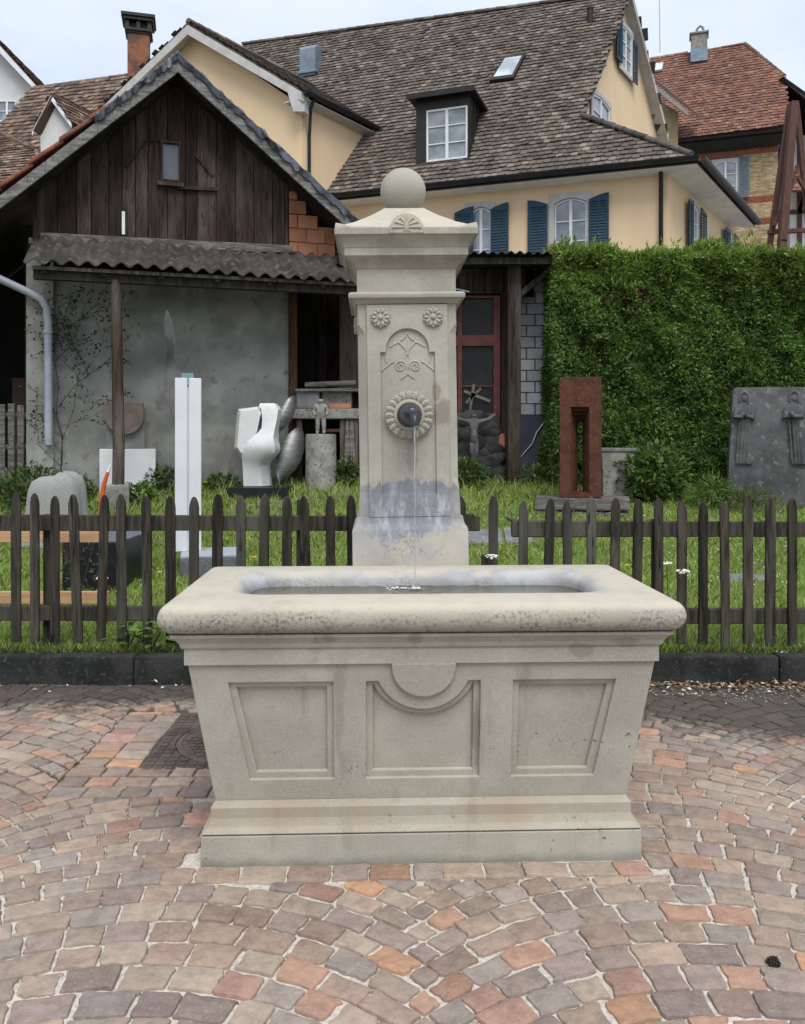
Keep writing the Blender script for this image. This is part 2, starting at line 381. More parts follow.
m_brickw = M_plain('white_painted_block', (.56,.57,.60), (.46,.47,.50), 5, .85, 60, .25, .004, attr=True)
m_bluebase = M_plain('slate_blue_render', (.085,.10,.125), (.06,.07,.09), 3, .9, 30, .3, .005)
m_ybrick = M_plain('yellow_brick', (1,1,1), (.8,.8,.8), 4, .9, 30, .2, .004, attr=True)
m_marble = M_plain('white_marble', (.70,.70,.69), (.58,.585,.58), 4, .55, 60, .12, .003, contrast=(.35,.75))
m_whitecoat = M_plain('white_lacquer', (.66,.67,.70), (.60,.61,.63), 2, .5, 60, .03, .002)
m_steel_dull = M_plain('dull_steel', (.17,.16,.15), (.12,.115,.11), 3, .4, 60, .1, .002, .6, .4)
m_steel = M_plain('brushed_steel', (.24,.24,.235), (.15,.15,.147), 5, .5, 60, .15, .002, .85, .5, stretch=(1,1,8))
m_corten = M_plain('rusted_steel', (.112,.045,.029), (.068,.030,.021), 7, .9, 70, .4, .003, .1, .2, speck=((.155,.058,.032), 25))
m_conc = M_plain('weathered_concrete', (.30,.29,.26), (.18,.175,.155), 5, .92, 40, .5, .006, speck=((.10,.095,.085), 22))
m_granite = M_plain('grey_granite', (.125,.135,.15), (.085,.092,.105), 30, .7, 70, .3, .003, speck=((.22,.23,.25), 60))
m_graniteT = M_plain('pale_granite', (.36,.38,.41), (.29,.31,.34), 25, .6, 70, .1, .002)
m_black = M_plain('black_granite', (.016,.016,.019), (.010,.010,.012), 12, .4, 60, .1, .002)
m_slab = M_plain('dark_sandstone', (.115,.115,.117), (.065,.065,.068), 4, .92, 35, .6, .008, speck=((.165,.165,.153), 11))
m_kerb = M_plain('blackened_kerb', (.035,.036,.034), (.014,.015,.014), 7, .95, 45, .8, .01, speck=((.050,.053,.042), 38))
m_iron = M_plain('cast_iron', (.17,.13,.112), (.10,.078,.07), 8, .6, 60, .3, .003, .5, .4)
m_pinkstone = M_plain('pink_brown_stone', (.20,.155,.135), (.14,.11,.10), 6, .9, 60, .3, .004)
m_greystone = M_plain('grey_cut_stone', (.20,.20,.195), (.14,.14,.138), 6, .9, 60, .3, .004)
m_rubble = M_plain('rubble_stone', (1,1,1), (.55,.55,.55), 6, .95, 30, .5, .008, attr=True)
m_leaf = M_leaf('leaf', .3); m_grass = M_leaf('grass_blade', .35)
m_twig = M_plain('bark', (.05,.042,.032), (.028,.024,.02), 9, .9, 40, .4, .004)
m_petal = M_plain('white_petal', (.75,.75,.70), (.65,.65,.58), 20, .7)
m_yellowp = M_plain('yellow_petal', (.75,.50,.02), (.65,.40,.01), 20, .7)
m_orange = M_plain('orange_plastic', (.60,.12,.03), (.50,.10,.025), 8, .5)
m_wall_dark = M_plain('interior_shade', (.018,.017,.016), (.01,.01,.01), 4, .95)  # near-black colour standing in for the shade of unlit interiors
m_whitewall = M_plain('white_house_render', (.62,.62,.60), (.56,.56,.54), 1.5, .9, 40, .1, .004)

# ------------------------------------------------------------------ ground
g = MB()
g.add([(-700,-500,-.035),(700,-500,-.035),(700,900,-.035),(-700,900,-.035)], [(0,1,2,3)])
m_earth = M_plain('earth', (.24,.23,.205), (.18,.17,.15), .6, .95, 20, .4, .01)
tag(g.build('ground', m_earth, smooth=0), kind='structure')

# jointing sand under the setts: pale in front, dark with moss at the back and left
t = NT('joint_sand'); x, y, z = t.xyz()
jn = t.noise(2.0, 5, .6)
zone = t.math('ADD', y, t.math('ADD', t.math('MULTIPLY', jn, 1.6), t.math('MULTIPLY', x, -.16)))
col = t.mix(t.ramp(t.noise(70, 4, .7), .35, .65), (.42,.385,.335), (.62,.575,.505))
col = t.mix(t.ramp(zone, 3.9, 4.9), col, (.075,.068,.055))
m_sand = t.fin(col, .95, t.noise(160, 4, .7), .6, .006)
g = MB(); g.add([(-9,-1.5,-.004),(9,-1.5,-.004),(9,5.07,-.004),(-9,5.07,-.004)], [(0,1,2,3)])
jo = g.build('paving_joints', m_sand, smooth=0); tag(jo, kind='structure')

def clip_half(poly, px, py, nx, ny):     # keep side where (p - P).n >= 0
    out = []
    for i in range(len(poly)):
        a, b = poly[i], poly[(i+1) % len(poly)]
        da = (a[0]-px)*nx + (a[1]-py)*ny; db = (b[0]-px)*nx + (b[1]-py)*ny
        if da >= 0: out.append(a)
        if da*db < 0:
            k = da/(da-db); out.append((a[0]+(b[0]-a[0])*k, a[1]+(b[1]-a[1])*k))
    return out
def area(p): return .5*sum(p[i][0]*p[(i+1)%len(p)][1]-p[(i+1)%len(p)][0]*p[i][1] for i in range(len(p)))
FX, FY, FRZ = 0.073, 2.918, R(2.0)       # fountain origin: ground, middle of the plinth's front edge
fM = Matrix.Translation((FX, FY, 0)) @ Matrix.Rotation(FRZ, 4, 'Z'); fI = fM.inverted()
MHC = (-.80, 4.12)                        # manhole centre
stones = []
LW, LX0, PIT = 1.56, .06, .107; RAD = LW/math.sqrt(2)
for lane in range(-6, 6):
    xc = LX0 + (lane+.5)*LW; off = random.uniform(-.03,.03)
    for j in range(-30, 60):
        y0 = j*PIT - 1.0
        if not -1.6 < y0 + RAD < 5.6: continue
        PE = 45 - math.degrees(PIT*.7071/RAD)
        q_ = PIT/2; yb_ = y0 + RAD*math.cos(R(45)); xb_ = xc + LW/2; j1, j2 = random.gauss(0,.006), random.gauss(0,.006)
        stones.append([(xb_,yb_),(xb_+q_,yb_+q_+j1),(xb_,yb_+PIT),(xb_-q_,yb_+q_+j2)])
        n = random.choice((12,13,13,14)); wts = [random.uniform(.8,1.25) for _ in range(n)]; tot = sum(wts); acc = 0; ph = [-PE]
        for w_ in wts: acc += w_; ph.append(-PE + 2*PE*acc/tot)
        for k in range(n):
            q = []
            for a in (ph[k], ph[k+1]):
                q.append((R(a), RAD))
            a0, a1 = R(ph[k]), R(ph[k+1])
            def pt(a, up):
                tt = (PIT*math.cos(a) - RAD + math.sqrt(RAD*RAD - (PIT*math.sin(a))**2)) if up else 0
                return (xc + (RAD+tt)*math.sin(a), y0 + (RAD+tt)*math.cos(a))
            poly = [pt(a0,0), pt(a1,0), pt(a1,1), pt(a0,1)]
            if len(poly) < 3 or area(poly) < .0012: continue
            stones.append(poly)
keep = []
def zone_clip(poly, to_l, to_w, x0, x1, y0, y1, keepl=False):
    q = [to_l(p) for p in poly]; cx = sum(p[0] for p in q)/len(q); cy = sum(p[1] for p in q)/len(q)
    if x0 < cx < x1 and y0 < cy < y1:
        if keepl and min(p[0] for p in q) < x0-.015:
            q = clip_half(q, x0, 0, -1, 0); return q if len(q) > 2 else None
        return None
    if max(p[0] for p in q) < x0 or min(p[0] for p in q) > x1 or max(p[1] for p in q) < y0 or min(p[1] for p in q) > y1: return poly
    d = [(x0-cx, (x0,0,-1,0)), (cx-x1, (x1,0,1,0)), (y0-cy, (0,y0,0,-1)), (cy-y1, (0,y1,0,1))]
    c = max(d)[1]; q = clip_half(q, *c)
    return [to_w(p) for p in q] if len(q) > 2 else None
fl = lambda p: (lambda v: (v.x, v.y))(fI @ Vector((p[0], p[1], 0))); fw = lambda p: (lambda v: (v.x, v.y))(fM @ Vector((p[0], p[1], 0)))
idt = lambda p: p
for poly in stones:
    if max(p[1] for p in poly) > 5.05:
        poly = clip_half(poly, 0, 5.045, 0, -1)
        if len(poly) < 3 or area(poly) < .002: continue
    poly = zone_clip(poly, fl, fw, -.785, .785, -.115, .8)
    if poly: poly = zone_clip(poly, idt, idt, -1.495, -.2, 3.45, 4.54, True)
    if poly and area(poly) > .0011: keep.append(poly)
xx = -.785                                # one straight course along the plinth
while xx < .78:
    w_ = min(random.uniform(.10,.17), .785-xx)
    keep.append([fw((xx,-.115)), fw((xx+w_,-.115)), fw((xx+w_,-.004)), fw((xx,-.004))]); xx += w_
yy = 3.45                                 # straight rows framing the manhole cover
while yy < 4.53:
    h_ = random.uniform(.09,.115); y1_ = min(yy+h_, 4.54); sh = (yy-4.1)*-.05
    xx = -1.495
    xe = -1.2 if yy > 3.70 else -.2
    while xx < xe-.03:
        w_ = random.uniform(.11,.19)
        if xe-xx-w_ < .08: w_ = xe-xx
        keep.append([(xx+.0,yy),(xx+w_,yy),(xx+w_,y1_),(xx,y1_)]); xx += w_
    yy = y1_
PAL = [s(150,128,116), s(163,142,124), s(139,126,119), s(172,131,108), s(158,143,129), s(137,122,118), s(190,143,108), s(145,137,131), s(163,150,134), s(170,130,115)]
PW = [5,5,4,2.4,5,2.5,.9,3,3,1.3]
cb = MB()
for poly in keep:
    n = len(poly); cx = sum(p[0] for p in poly)/n; cy = sum(p[1] for p in poly)/n
    if cy < -1.2 or abs(cx) > 7: continue
    if area(poly) < 0: poly = poly[::-1]
    gap = random.uniform(.003,.0062)
    pts = []
    for i in range(n):                    # inset and round each corner unevenly
        a, p, b = Vector(poly[i-1]), Vector(poly[i]), Vector(poly[(i+1)%n]); c = Vector((cx,cy))
        da, db = (a-p), (b-p); la, lb = max(da.length,1e-4), max(db.length,1e-4)
        p = p + (da/la + db/lb)*gap*.9 + Vector((random.gauss(0,.0035), random.gauss(0,.0035)))
        r = min(random.uniform(.004,.010), la*.3, lb*.3)
        pts += [p + da/la*r, p + (da/la+db/lb)*r*.27, p + db/lb*r]
        if lb > .05:
            nrm = Vector((db.y,-db.x)).normalized()
            for fr_ in (.3,.5,.72): pts.append(p + db*(fr_+random.uniform(-.05,.05)) + nrm*random.gauss(0,.0022))
    zt = random.uniform(.003,.008); tx, ty = random.gauss(0,.024), random.gauss(0,.024)
    if (fI @ Vector((cx,cy,0))).y > -.13 and abs((fI @ Vector((cx,cy,0))).x) < .8 and cy < 3.9: zt = min(zt,.006)
    def ring(ins, dz, base=False):
        o = []
        for p in pts:
            dv = Vector((cx,cy)) - p; L = max(dv.length, 1e-4); q = p + dv/L*min(ins, L*.6)
            o.append((q.x, q.y, -.03 if base else zt + dz + (q.x-cx)*tx + (q.y-cy)*ty))
        return o
    c = random.choices(PAL, PW)[0]; k = random.uniform(.82,1.22); g_ = sum(c)/3*1.0; mn = s(156,138,123); c = tuple(q*.68+m_*.32 for q, m_ in zip(c, mn))
    cb.loft([ring(0,0,True), ring(0,-.006), ring(.0025,-.0015), ring(.007,0), ring(.03,.0006)], False, True, tuple(q*k for q in c))
t = NT('paving_stone'); x, y, z = t.xyz(); a = t.attr()
n1 = t.noise(16, 6, .65); n2 = t.noise(90, 5, .7); n3 = t.noise(.9, 4, .6)
n4 = t.noise(34, 5, .7)
col = t.mix(t.ramp(n1, .34, .68, 0, .8), a, t.mix(1.0, a, (.66,.64,.66), 'MULTIPLY'))
col = t.mix(t.ramp(n4, .5, .72, 0, .5), col, t.mix(1.0, a, (1.25,1.12,.95), 'MULTIPLY'))
col = t.mix(t.ramp(n2, .5, .75, 0, .45), col, (.40,.36,.31))
col = t.mix(t.ramp(n3, .48, .75, 0, .35), col, (.34,.30,.25))
dz_ = t.math('ADD', y, t.math('MULTIPLY', t.math('SUBTRACT', n1, .5), .55)); dz_ = t.math('ADD', dz_, t.math('MULTIPLY', t.math('SUBTRACT', n3, .5), .9))
dz_ = t.math('ADD', dz_, t.math('MULTIPLY', t.ramp(x, .5, 2.4), .55))
col = t.mix(t.ramp(dz_, 4.42, 4.78, 0, .82), col, (.034,.033,.031))
m_sett = t.fin(col, .86, t.math('ADD', t.math('ADD', n1, t.noise(40,5,.65)), t.math('MULTIPLY', n2, .6)), .75, .009, spec=.25)
cs = cb.build('paving_stones', m_sett, smooth=32); tag(cs, kind='structure')
cs.data.transform(cs.matrix_world); cs.matrix_world = Matrix(); jo.data.transform(jo.matrix_world); jo.matrix_world = Matrix()

# lawn behind the kerb, rising towards the barn
g = MB(); ys = [5.13,5.5,6,6.7,7.4,8.1,8.8,9.5,10.2,11,12,13,14,16]; nx = 40
for i in range(len(ys)):
    for k in range(nx+1):
        xx = -45 + 90*k/nx; g.v.append((xx, ys[i], gz(ys[i]) + (.012*mnoise.noise((xx*.8, ys[i]*.8, 0)) if ys[i] < 14 else 0)))
for i in range(len(ys)-1):
    for k in range(nx): g.f.append((i*(nx+1)+k, i*(nx+1)+k+1, (i+1)*(nx+1)+k+1, (i+1)*(nx+1)+k)); g.c.append((1,1,1))
m_lawn = M_plain('lawn_soil', (.15,.20,.055), (.10,.145,.04), 5, .95, 50, .6, .02)
tag(g.build('lawn', m_lawn, smooth=60), kind='structure')

# dark kerb of long stone pieces
for i, (xa, xb) in enumerate([(-9,-7.2),(-7.2,-5.4),(-5.4,-3.55),(-3.55,-1.64),(-1.64,.35),(.35,2.3),(2.3,4.2),(4.2,6.1),(6.1,9)]):
    k = MB(); k.box(xa+.004, xb-.004, 5.06, 5.17, -.03, .172+random.uniform(-.004,.004))
    tag(k.build('kerb', m_kerb, bevel=.014, rough=(.006, 7, 6)), kind='structure')

# ------------------------------------------------------------------ the fountain
ft = thing('fountain', 'carved sandstone fountain with a panelled trough and a tall ball-topped pillar running water', 'fountain', (FX, FY, 0), FRZ)
CY = .36
def rr(hx, hy, z, r=.004, cx=0, cy=CY, k=5):
    o = []
    for (sx, sy, a0) in ((1,-1,-90),(1,1,0),(-1,1,90),(-1,-1,180)):
        for i in range(k+1):
            a = R(a0 + 90*i/k); o.append(fM @ Vector((cx + sx*(hx-r) + r*math.cos(a), cy + sy*(hy-r) + r*math.sin(a), z)))
    return o
def fp(*a): return fM @ Vector(a)
b = MB(); b.loft([rr(.777,.36,-.03),rr(.777,.36,.101,.006),rr(.7755,.3585,.1035,.006)])
b.loft([rr(.766,.349,.1030,.006),rr(.766,.349,.1085,.006)])
b.loft([rr(.774,.357,.1080,.006),rr(.776,.359,.111,.006),rr(.774,.357,.115,.006),rr(.768,.351,.119,.005),rr(.757,.340,.127),rr(.751,.334,.142),rr(.749,.332,.152),
        rr(.748,.331,.153),rr(.748,.331,.190),rr(.743,.326,.197),rr(.736,.319,.207),rr(.734,.317,.212)], True, True)
b.build('plinth', m_stone, ft, smooth=30)
TH = .031                                  # depth of the carved front
b = MB()
def tap(z): k = (z-.211)/.503; return .734+.082*k, .317+.069*k
loops = []
for z_ in (.2105, .7145):
    hx, hy = tap(z_)
    l = rr(hx, hy, z_)
    o = []
    for p in l:
        q = fI @ p; fy = CY - hy + TH
        if q.y < fy: q.y = fy
        o.append(fM @ q)
    loops.append(o)
b.loft(loops); b.build('basin', m_stone, ft, smooth=30)
y0, y1 = CY-.317, CY-.386; vup = Vector((0, y1-y0, .503)); Ls = vup.length; vup.normalize(); nout = Vector((1,0,0)).cross(vup)
def faceT(depth):                          # slab frame on the sloping front; depth below the outer skin
    o = Vector((0, y0, .211)) - nout*depth
    return fM @ Matrix(((1,vup.x,nout.x,o.x),(0,vup.y,nout.y,o.y),(0,vup.z,nout.z,o.z),(0,0,0,1)))
HX = lambda v_: .734 + .082*v_/Ls
def arcp(cx, cy, r, a0, a1, n): return [(cx+r*math.cos(R(a0+(a1-a0)*i/n)), cy+r*math.sin(R(a0+(a1-a0)*i/n))) for i in range(n+1)]
PX = lambda px: (px-422.5)/287.0           # pixels on the trough's front to metres
PZ = lambda py: (797-py)/137.0*Ls
out = [(-HX(0),0),(HX(0),0),(HX(Ls),Ls),(-HX(Ls),Ls)]
def holes(e):                              # e shrinks the hole
    zb, zt = PZ(776)+e, PZ(679)-e
    lft = [(PX(247)+e,zb),(PX(332)-e,zb),(PX(332)-e,zt),(PX(227.5)+e*1.15,zt)]
    rgt = [(-p[0], p[1]) for p in lft][::-1]
    x_ = PX(480)-e; cy_ = PZ(661); r_ = .171+e; z2 = zt
    dx = math.sqrt(max(r_**2-(z2-cy_)**2, 0)); a0 = math.degrees(math.atan2(z2-cy_, dx))
    arc = arcp(0, cy_, r_, a0, -180-a0, 28)
    ctr = [(-x_,zb),(x_,zb),(x_,z2)] + arc + [(-x_,z2)]
    if dx > x_-.004:                       # the arc runs out into the sides: two pointed upper corners
        a0 = -math.degrees(math.acos(x_/r_)); ctr = [(-x_,zb),(x_,zb)] + arcp(0, cy_, r_, a0, -180-a0, 28)
    return [lft, ctr, rgt]
b = MB(); b.curve_slab([out]+holes(0), .015, .003, faceT(.015)); b.build('panel_frame', m_stone, ft, smooth=20)
out2 = [(-HX(0)+.002,.002),(HX(0)-.002,.002),(HX(Ls)-.002,Ls-.002),(-HX(Ls)+.002,Ls-.002)]
b = MB(); b.curve_slab([out2]+holes(.024), (.0175), .006, faceT(.032)); b.build('inner_moulding', m_stone, ft, smooth=20)
b = MB(); b.loft([rr(.826,.398,.7125,.003),rr(.826,.398,.772,.003)])
b.loft([rr(.834,.406,.7715),rr(.838,.410,.779),rr(.840,.412,.788),rr(.85,.422,.803),rr(.862,.430,.812),rr(.866,.432,.813),rr(.866,.432,.823),rr(.848,.414,.8235),rr(.848,.414,.831)])
half = arcp(0, PZ(663), .112, -180, 0, 24)
b.curve_slab([half + [(.112,Ls),(-.112,Ls)]], .014, .004, faceT(-.001))
b.build('frieze', m_stone, ft, smooth=20)
lp = [rr(.80,.37,.829,.01), rr(.874,.436,.829,.012)]
for a in range(-80, 91, 17): lp.append(rr(.868+.041*math.cos(R(a)), .428+.041*math.cos(R(a)), .879+.049*math.sin(R(a)), .02+.02*math.cos(R(a))))
lp += [rr(.858,.418,.929,.02), rr(.850,.410,.931,.02), rr(.74,.31,.931,.15)]
for a in range(90, -1, -15): lp.append(rr(.722-.055*math.cos(R(a)), .277-.055*math.cos(R(a)), .871+.06*math.sin(R(a)), .115+.03*math.sin(R(a))))
lp += [rr(.655,.21,.70,.11)]
b = MB(); b.loft(lp, False, False); b.build('rim', m_stone, ft, smooth=50)
b = MB(); nx_, ny_ = 60, 24
imp = (-0.004, .50)
for i in range(ny_+1):
    for k in range(nx_+1):
        xx = -.7+1.4*k/nx_; yy = CY-.25+.5*i/ny_; d_ = math.hypot(xx-imp[0], yy-imp[1])
        b.v.append(tuple(fp(xx, yy, .874 + .005*math.sin(d_*75)*math.exp(-d_*5) + .0012*mnoise.noise((xx*14,yy*14,3)))))
for i in range(ny_):
    for k in range(nx_): b.f.append((i*(nx_+1)+k, i*(nx_+1)+k+1, (i+1)*(nx_+1)+k+1, (i+1)*(nx_+1)+k)); b.c.append((1,1,1))
t = NT('basin_water'); m_water = t.fin((.055,.048,.026), .04, t.noise(25,3), .12, .004, spec=.6)
b.build('water', m_water, ft, smooth=80)

# the pillar
PCY = 1.14
pM = fM @ Matrix.Translation((0,PCY,.93)) @ Matrix.Rotation(R(-.85),4,'Y') @ Matrix.Translation((-.004,-PCY,-.93))   # the pillar leans a touch to the left
def PF(*q): return pM @ Vector(q)
def rp(h, z, r=.004, ch=0.0, k=2):
    if ch: 
        o = []
        for sx, sy in ((1,-1),(1,1),(-1,1),(-1,-1)):
            q = [(sx*h, sy*(h-ch)), (sx*(h-ch), sy*h)]
            if sx*sy < 0: q = q[::-1]
            o += q
        return [pM @ Vector((p[0], PCY+p[1], z)) for p in o]
    return [pM @ (fI @ p) for p in rr(h, h, z, r, 0, PCY, k)]
b = MB(); b.loft([rp(.267,-.03),rp(.266,1.074,.006),rp(.262,1.088),rp(.253,1.098),rp(.248,1.112),rp(.2455,1.126),rp(.2455,1.134),rp(.234,1.136),rp(.2335,1.20),rp(.2315,1.225),rp(.2300,1.247),rp(.2295,1.25)])
b.build('pedestal', m_stone, ft, smooth=30)
b = MB()
sh = []
for z_, ch in ((1.2495,.006),(1.27,.008),(1.30,.03),(1.315,.036),(1.97,.036),(1.99,.030),(2.02,.008),(2.118,.006)): sh.append(rp(.2285, z_, ch=ch))
b.loft(sh); b.build('shaft', m_stone, ft, smooth=25)
def frontT(y_, depth=0): # slab frame on the pillar front, normal towards the viewer
    return pM @ Matrix(((1,0,0,0),(0,0,-1,y_+depth),(0,1,0,0),(0,0,0,1)))
YF = PCY-.2285
arch = [(-.1255,1.238),(.1255,1.238),(.1255,1.893),(.099,1.893)] + arcp(0,1.903,.099,0,180,24)[0:] + [(-.099,1.893),(-.1255,1.893)]
b = MB(); b.curve_slab([[(-.186,1.1365),(.186,1.1365),(.186,2.112),(-.186,2.112)], arch], .014, .002, frontT(YF-.0005))
b.build('shaft_panel', m_stone, ft, smooth=20)
for (cx_, z_) in ((-.122,2.052),(.119,2.052)):  # rosettes
    r_ = MB(); T = frontT(YF-.013) @ Matrix.Translation((cx_, z_, 0))
    r_.lathe([(.044,0),(.043,.008),(.036,.012),(.012,.013),(.010,.02),(.004,.023)], 28, T)
    for k in range(10):
        a = 2*math.pi*k/10; r_.ball((0,0,0), 1, 10, 6, (.0125,.0085,.009), T=T @ Matrix.Rotation(a,4,'Z') @ Matrix.Translation((.031,0,.011)))
        a += math.pi/10; r_.ball((0,0,0), 1, 8, 6, (.007,.006,.007), T=T @ Matrix.Rotation(a,4,'Z') @ Matrix.Translation((.041,0,.008)))
    r_.build('rosette', m_stone, ft, smooth=60)
for sx in (-1, 1):
    r_ = MB(); T = pM @ Matrix.Translation((sx*.228, PCY, 2.05)) @ Matrix.Rotation(sx*R(90),4,'Y')
    r_.lathe([(.044,0),(.043,.010),(.036,.014),(.012,.015),(.010,.02),(.004,.023)], 20, T)
    for k in range(10): r_.ball((0,0,0), 1, 10, 6, (.0125,.0085,.009), T=T @ Matrix.Rotation(2*math.pi*k/10,4,'Z') @ Matrix.Translation((.031,0,.013)))
    r_.build('rosette', m_stone, ft, smooth=60)
b = MB()                                   # carved leaf scroll in the arched panel
T = frontT(YF)
def line(pts, r=.0042, mir=True):
    for sg in ((1,-1) if mir else (1,)):
        b.tube([T @ Vector((sg*x_, z_, .0005)) for x_, z_ in pts], r, 6)
AX = lambda px: (px-331)/(7.311*216.7); AZ = lambda py: 1.48 + (442-(310+py/7.311))/216.7
def ap(*q): return [(AX(x_), AZ(y_)) for x_, y_ in q]
line(ap((331,162),(345,195),(362,212),(380,222)))
line(ap((388,236),(410,240),(430,252),(445,262),(462,270)))
line(ap((335,330),(337,300),(345,285),(362,265),(380,250),(390,236)))
line(ap((341,350),(338,300)), .0028)
sp_ = []
for i in range(34):
    a = R(200 - i*19); rad = 46 - i*1.15
    sp_.append((385 + rad*math.cos(a), 413 - rad*math.sin(a)))
line(ap(*sp_))
line(ap((432,378),(455,388),(470,400),(478,410),(500,422),(522,445)))
line(ap((482,388),(492,375),(500,345)), .0028)
line(ap((333,463),(345,478),(380,502)))
b.build('scroll_relief', m_stone, ft, smooth=70)
MED = (0.003, 1.604)
b = MB(); T = frontT(YF) @ Matrix.Translation((MED[0], MED[1], 0))
b.lathe([(.108,-.01),(.110,.010),(.104,.022),(.090,.026),(.074,.024),(.070,.034),(.062,.036),(.052,.034)], 48, T)
for k in range(20):
    a = 2*math.pi*k/20
    b.ball((0,0,0), 1, 14, 8, (.0225,.0152,.0075), T=T @ Matrix.Rotation(a,4,'Z') @ Matrix.Translation((.090,0,.026)))
    b.ball((0,0,0), 1, 10, 6, (.014,.0022,.010), T=T @ Matrix.Rotation(a,4,'Z') @ Matrix.Translation((.092,0,.027)))
    b.ball((0,0,0), 1, 8, 6, (.009,.006,.008), T=T @ Matrix.Rotation(a+math.pi/20,4,'Z') @ Matrix.Translation((.104,0,.020)))
b.build('flower_medallion', m_stone, ft, smooth=60)
b = MB(); b.lathe([(.055,.02),(.056,.045),(.052,.05),(.051,.075),(.0535,.085),(.0535,.098),(.049,.106),(.045,.17),(.038,.24),(.030,.29),(.020,.315),(.010,.32)], 36, T)
nz = [T @ Vector(q) for q in ((.004,-.010,.27),(.006,-.012,.35),(.006,-.018,.378),(.006,-.034,.389),(.006,-.050,.390))]
b.tube(nz, [.017,.018,.018,.017,.017], 10)
b.tube([T @ Vector((.006,-.048,.390)), T @ Vector((.006,-.056,.390))], [.0205,.0205], 10)
b.build('spout', m_bronze, ft, smooth=40)
t = NT('running_water'); m_jet = t.fin((.72,.75,.76), .08, t.noise(40,3,.6,t.obj((1,1,.2))), .4, .004, spec=.6)
t.b.inputs['Transmission Weight'].default_value = .75; t.b.inputs['IOR'].default_value = 1.33
j0 = fI @ (T @ Vector((.006,-.05,.390))); b = MB(); pts = []; rs = []
for i in range(30):
    k = i/29; pts.append(fp(j0.x + (imp[0]-j0.x)*k + .0012*math.sin(k*23), j0.y - .012*math.sqrt(k) , j0.z + (.874-j0.z)*k*(.25+.75*k) if k < 1 else .87))
    rs.append(.0034*(1-.42*k)*(1+.22*math.sin(k*61)))
imp_y = j0.y - .012
b.tube(pts, rs, 8); b.build('water_jet', m_jet, ft, smooth=80)
t = NT('foam'); m_foam = t.fin((.55,.57,.57), .3, t.noise(120,4), .5, .004)
b = MB()
for i in range(26):
    a = random.uniform(0, 6.283); d_ = abs(random.gauss(0,.028)); b.ball(fp(imp[0]+1.5*d_*math.cos(a), imp_y+d_*math.sin(a), .877), random.uniform(.003,.008)*(1.3 if d_ < .02 else .7), 7, 5, (1.2,1,.55))
for i in range(14): b.ball(fp(imp[0]-.06+random.gauss(0,.03), imp_y+random.gauss(0,.02), .877), random.uniform(.003,.007), 7, 5, (1.4,1,.5))
for i in range(16): b.ball(fp(-.345+random.gauss(0,.016), CY-.16+random.gauss(0,.012), .877), random.uniform(.005,.010), 7, 5, (1.4,1,.5))
tag(b.build('foam', m_foam, ft, smooth=80), kind='stuff')
b = MB(); b.loft([rp(.2335,2.1165),rp(.237,2.118),rp(.240,2.126),rp(.252,2.136),rp(.256,2.139),rp(.266,2.140),rp(.2675,2.143),rp(.2675,2.158),rp(.262,2.166),rp(.238,2.172),rp(.2285,2.1735),rp(.2285,2.281)])
b.loft([rp(.2288,2.2805),rp(.233,2.282),rp(.236,2.290),rp(.246,2.305),rp(.262,2.318),rp(.268,2.321),rp(.270,2.3215),rp(.272,2.328),rp(.281,2.329),rp(.2825,2.331),rp(.2825,2.366),rp(.285,2.367),rp(.288,2.378),rp(.298,2.396),rp(.311,2.411),rp(.316,2.415),rp(.3225,2.4155),rp(.324,2.418),rp(.324,2.446),rp(.320,2.451)])
b.build('cornice', m_stone, ft, smooth=30)
b = MB(); b.loft([rp(.318,2.4505),rp(.31,2.457),rp(.235,2.495),rp(.16,2.545),rp(.105,2.588),rp(.098,2.596),rp(.07,2.598)])
for sx in (-1,1):
    for sy in (-1,1):                      # little upturned ears on the corners
        b.loft([[PF(sx*(.322-q*.0), PCY+sy*.322, 2.449), PF(sx*.322, PCY+sy*.25, 2.449), PF(sx*.25, PCY+sy*.25, 2.449), PF(sx*.25, PCY+sy*.322, 2.449)] if q == 0 else
                [PF(sx*.318, PCY+sy*.318, 2.470), PF(sx*.318, PCY+sy*.285, 2.464), PF(sx*.285, PCY+sy*.285, 2.462), PF(sx*.285, PCY+sy*.318, 2.464)] for q in (0,1)])
b.build('cap', m_stone, ft, smooth=30)
b = MB(); T = frontT(PCY-.3245) @ Matrix.Translation((0,2.432,0))
b.curve_slab([[(-.079,-.014),(.079,-.014)] + arcp(0,0,.079,0,180,26)], .05, .004, T @ Matrix.Translation((0,0,-.045)))
for k in range(7):
    a = R(90 + (k-3)*26); tip = .066 if k == 3 else .062
    p0 = Vector((.006*(k-3), -.004, .006)); p1 = Vector((tip*math.cos(a), tip*math.sin(a), .006)); mid = (p0+p1)*.5 + Vector((-.006*(k-3)*-.6, .008, 0))
    b.tube([T @ p0, T @ mid, T @ p1, T @ (p1 + Vector((.006*(1 if k > 3 else -1 if k < 3 else 0)*-1, -.007, 0)))], [.0022,.0045,.0055,.003], 6)
b.build('shell_ornament', m_stone, ft, smooth=50)
b = MB(); c_ = pM @ Vector((0, PCY, 2.704))
prof = [(.07,2.594-2.704)] + [(.111*math.cos(R(a)), .111*math.sin(R(a))) for a in range(-60, 90, 6)] + [(.002,.111)]
b.lathe(prof, 48, Matrix.Translation(c_)); b.build('ball_finial', m_stone, ft, smooth=60)

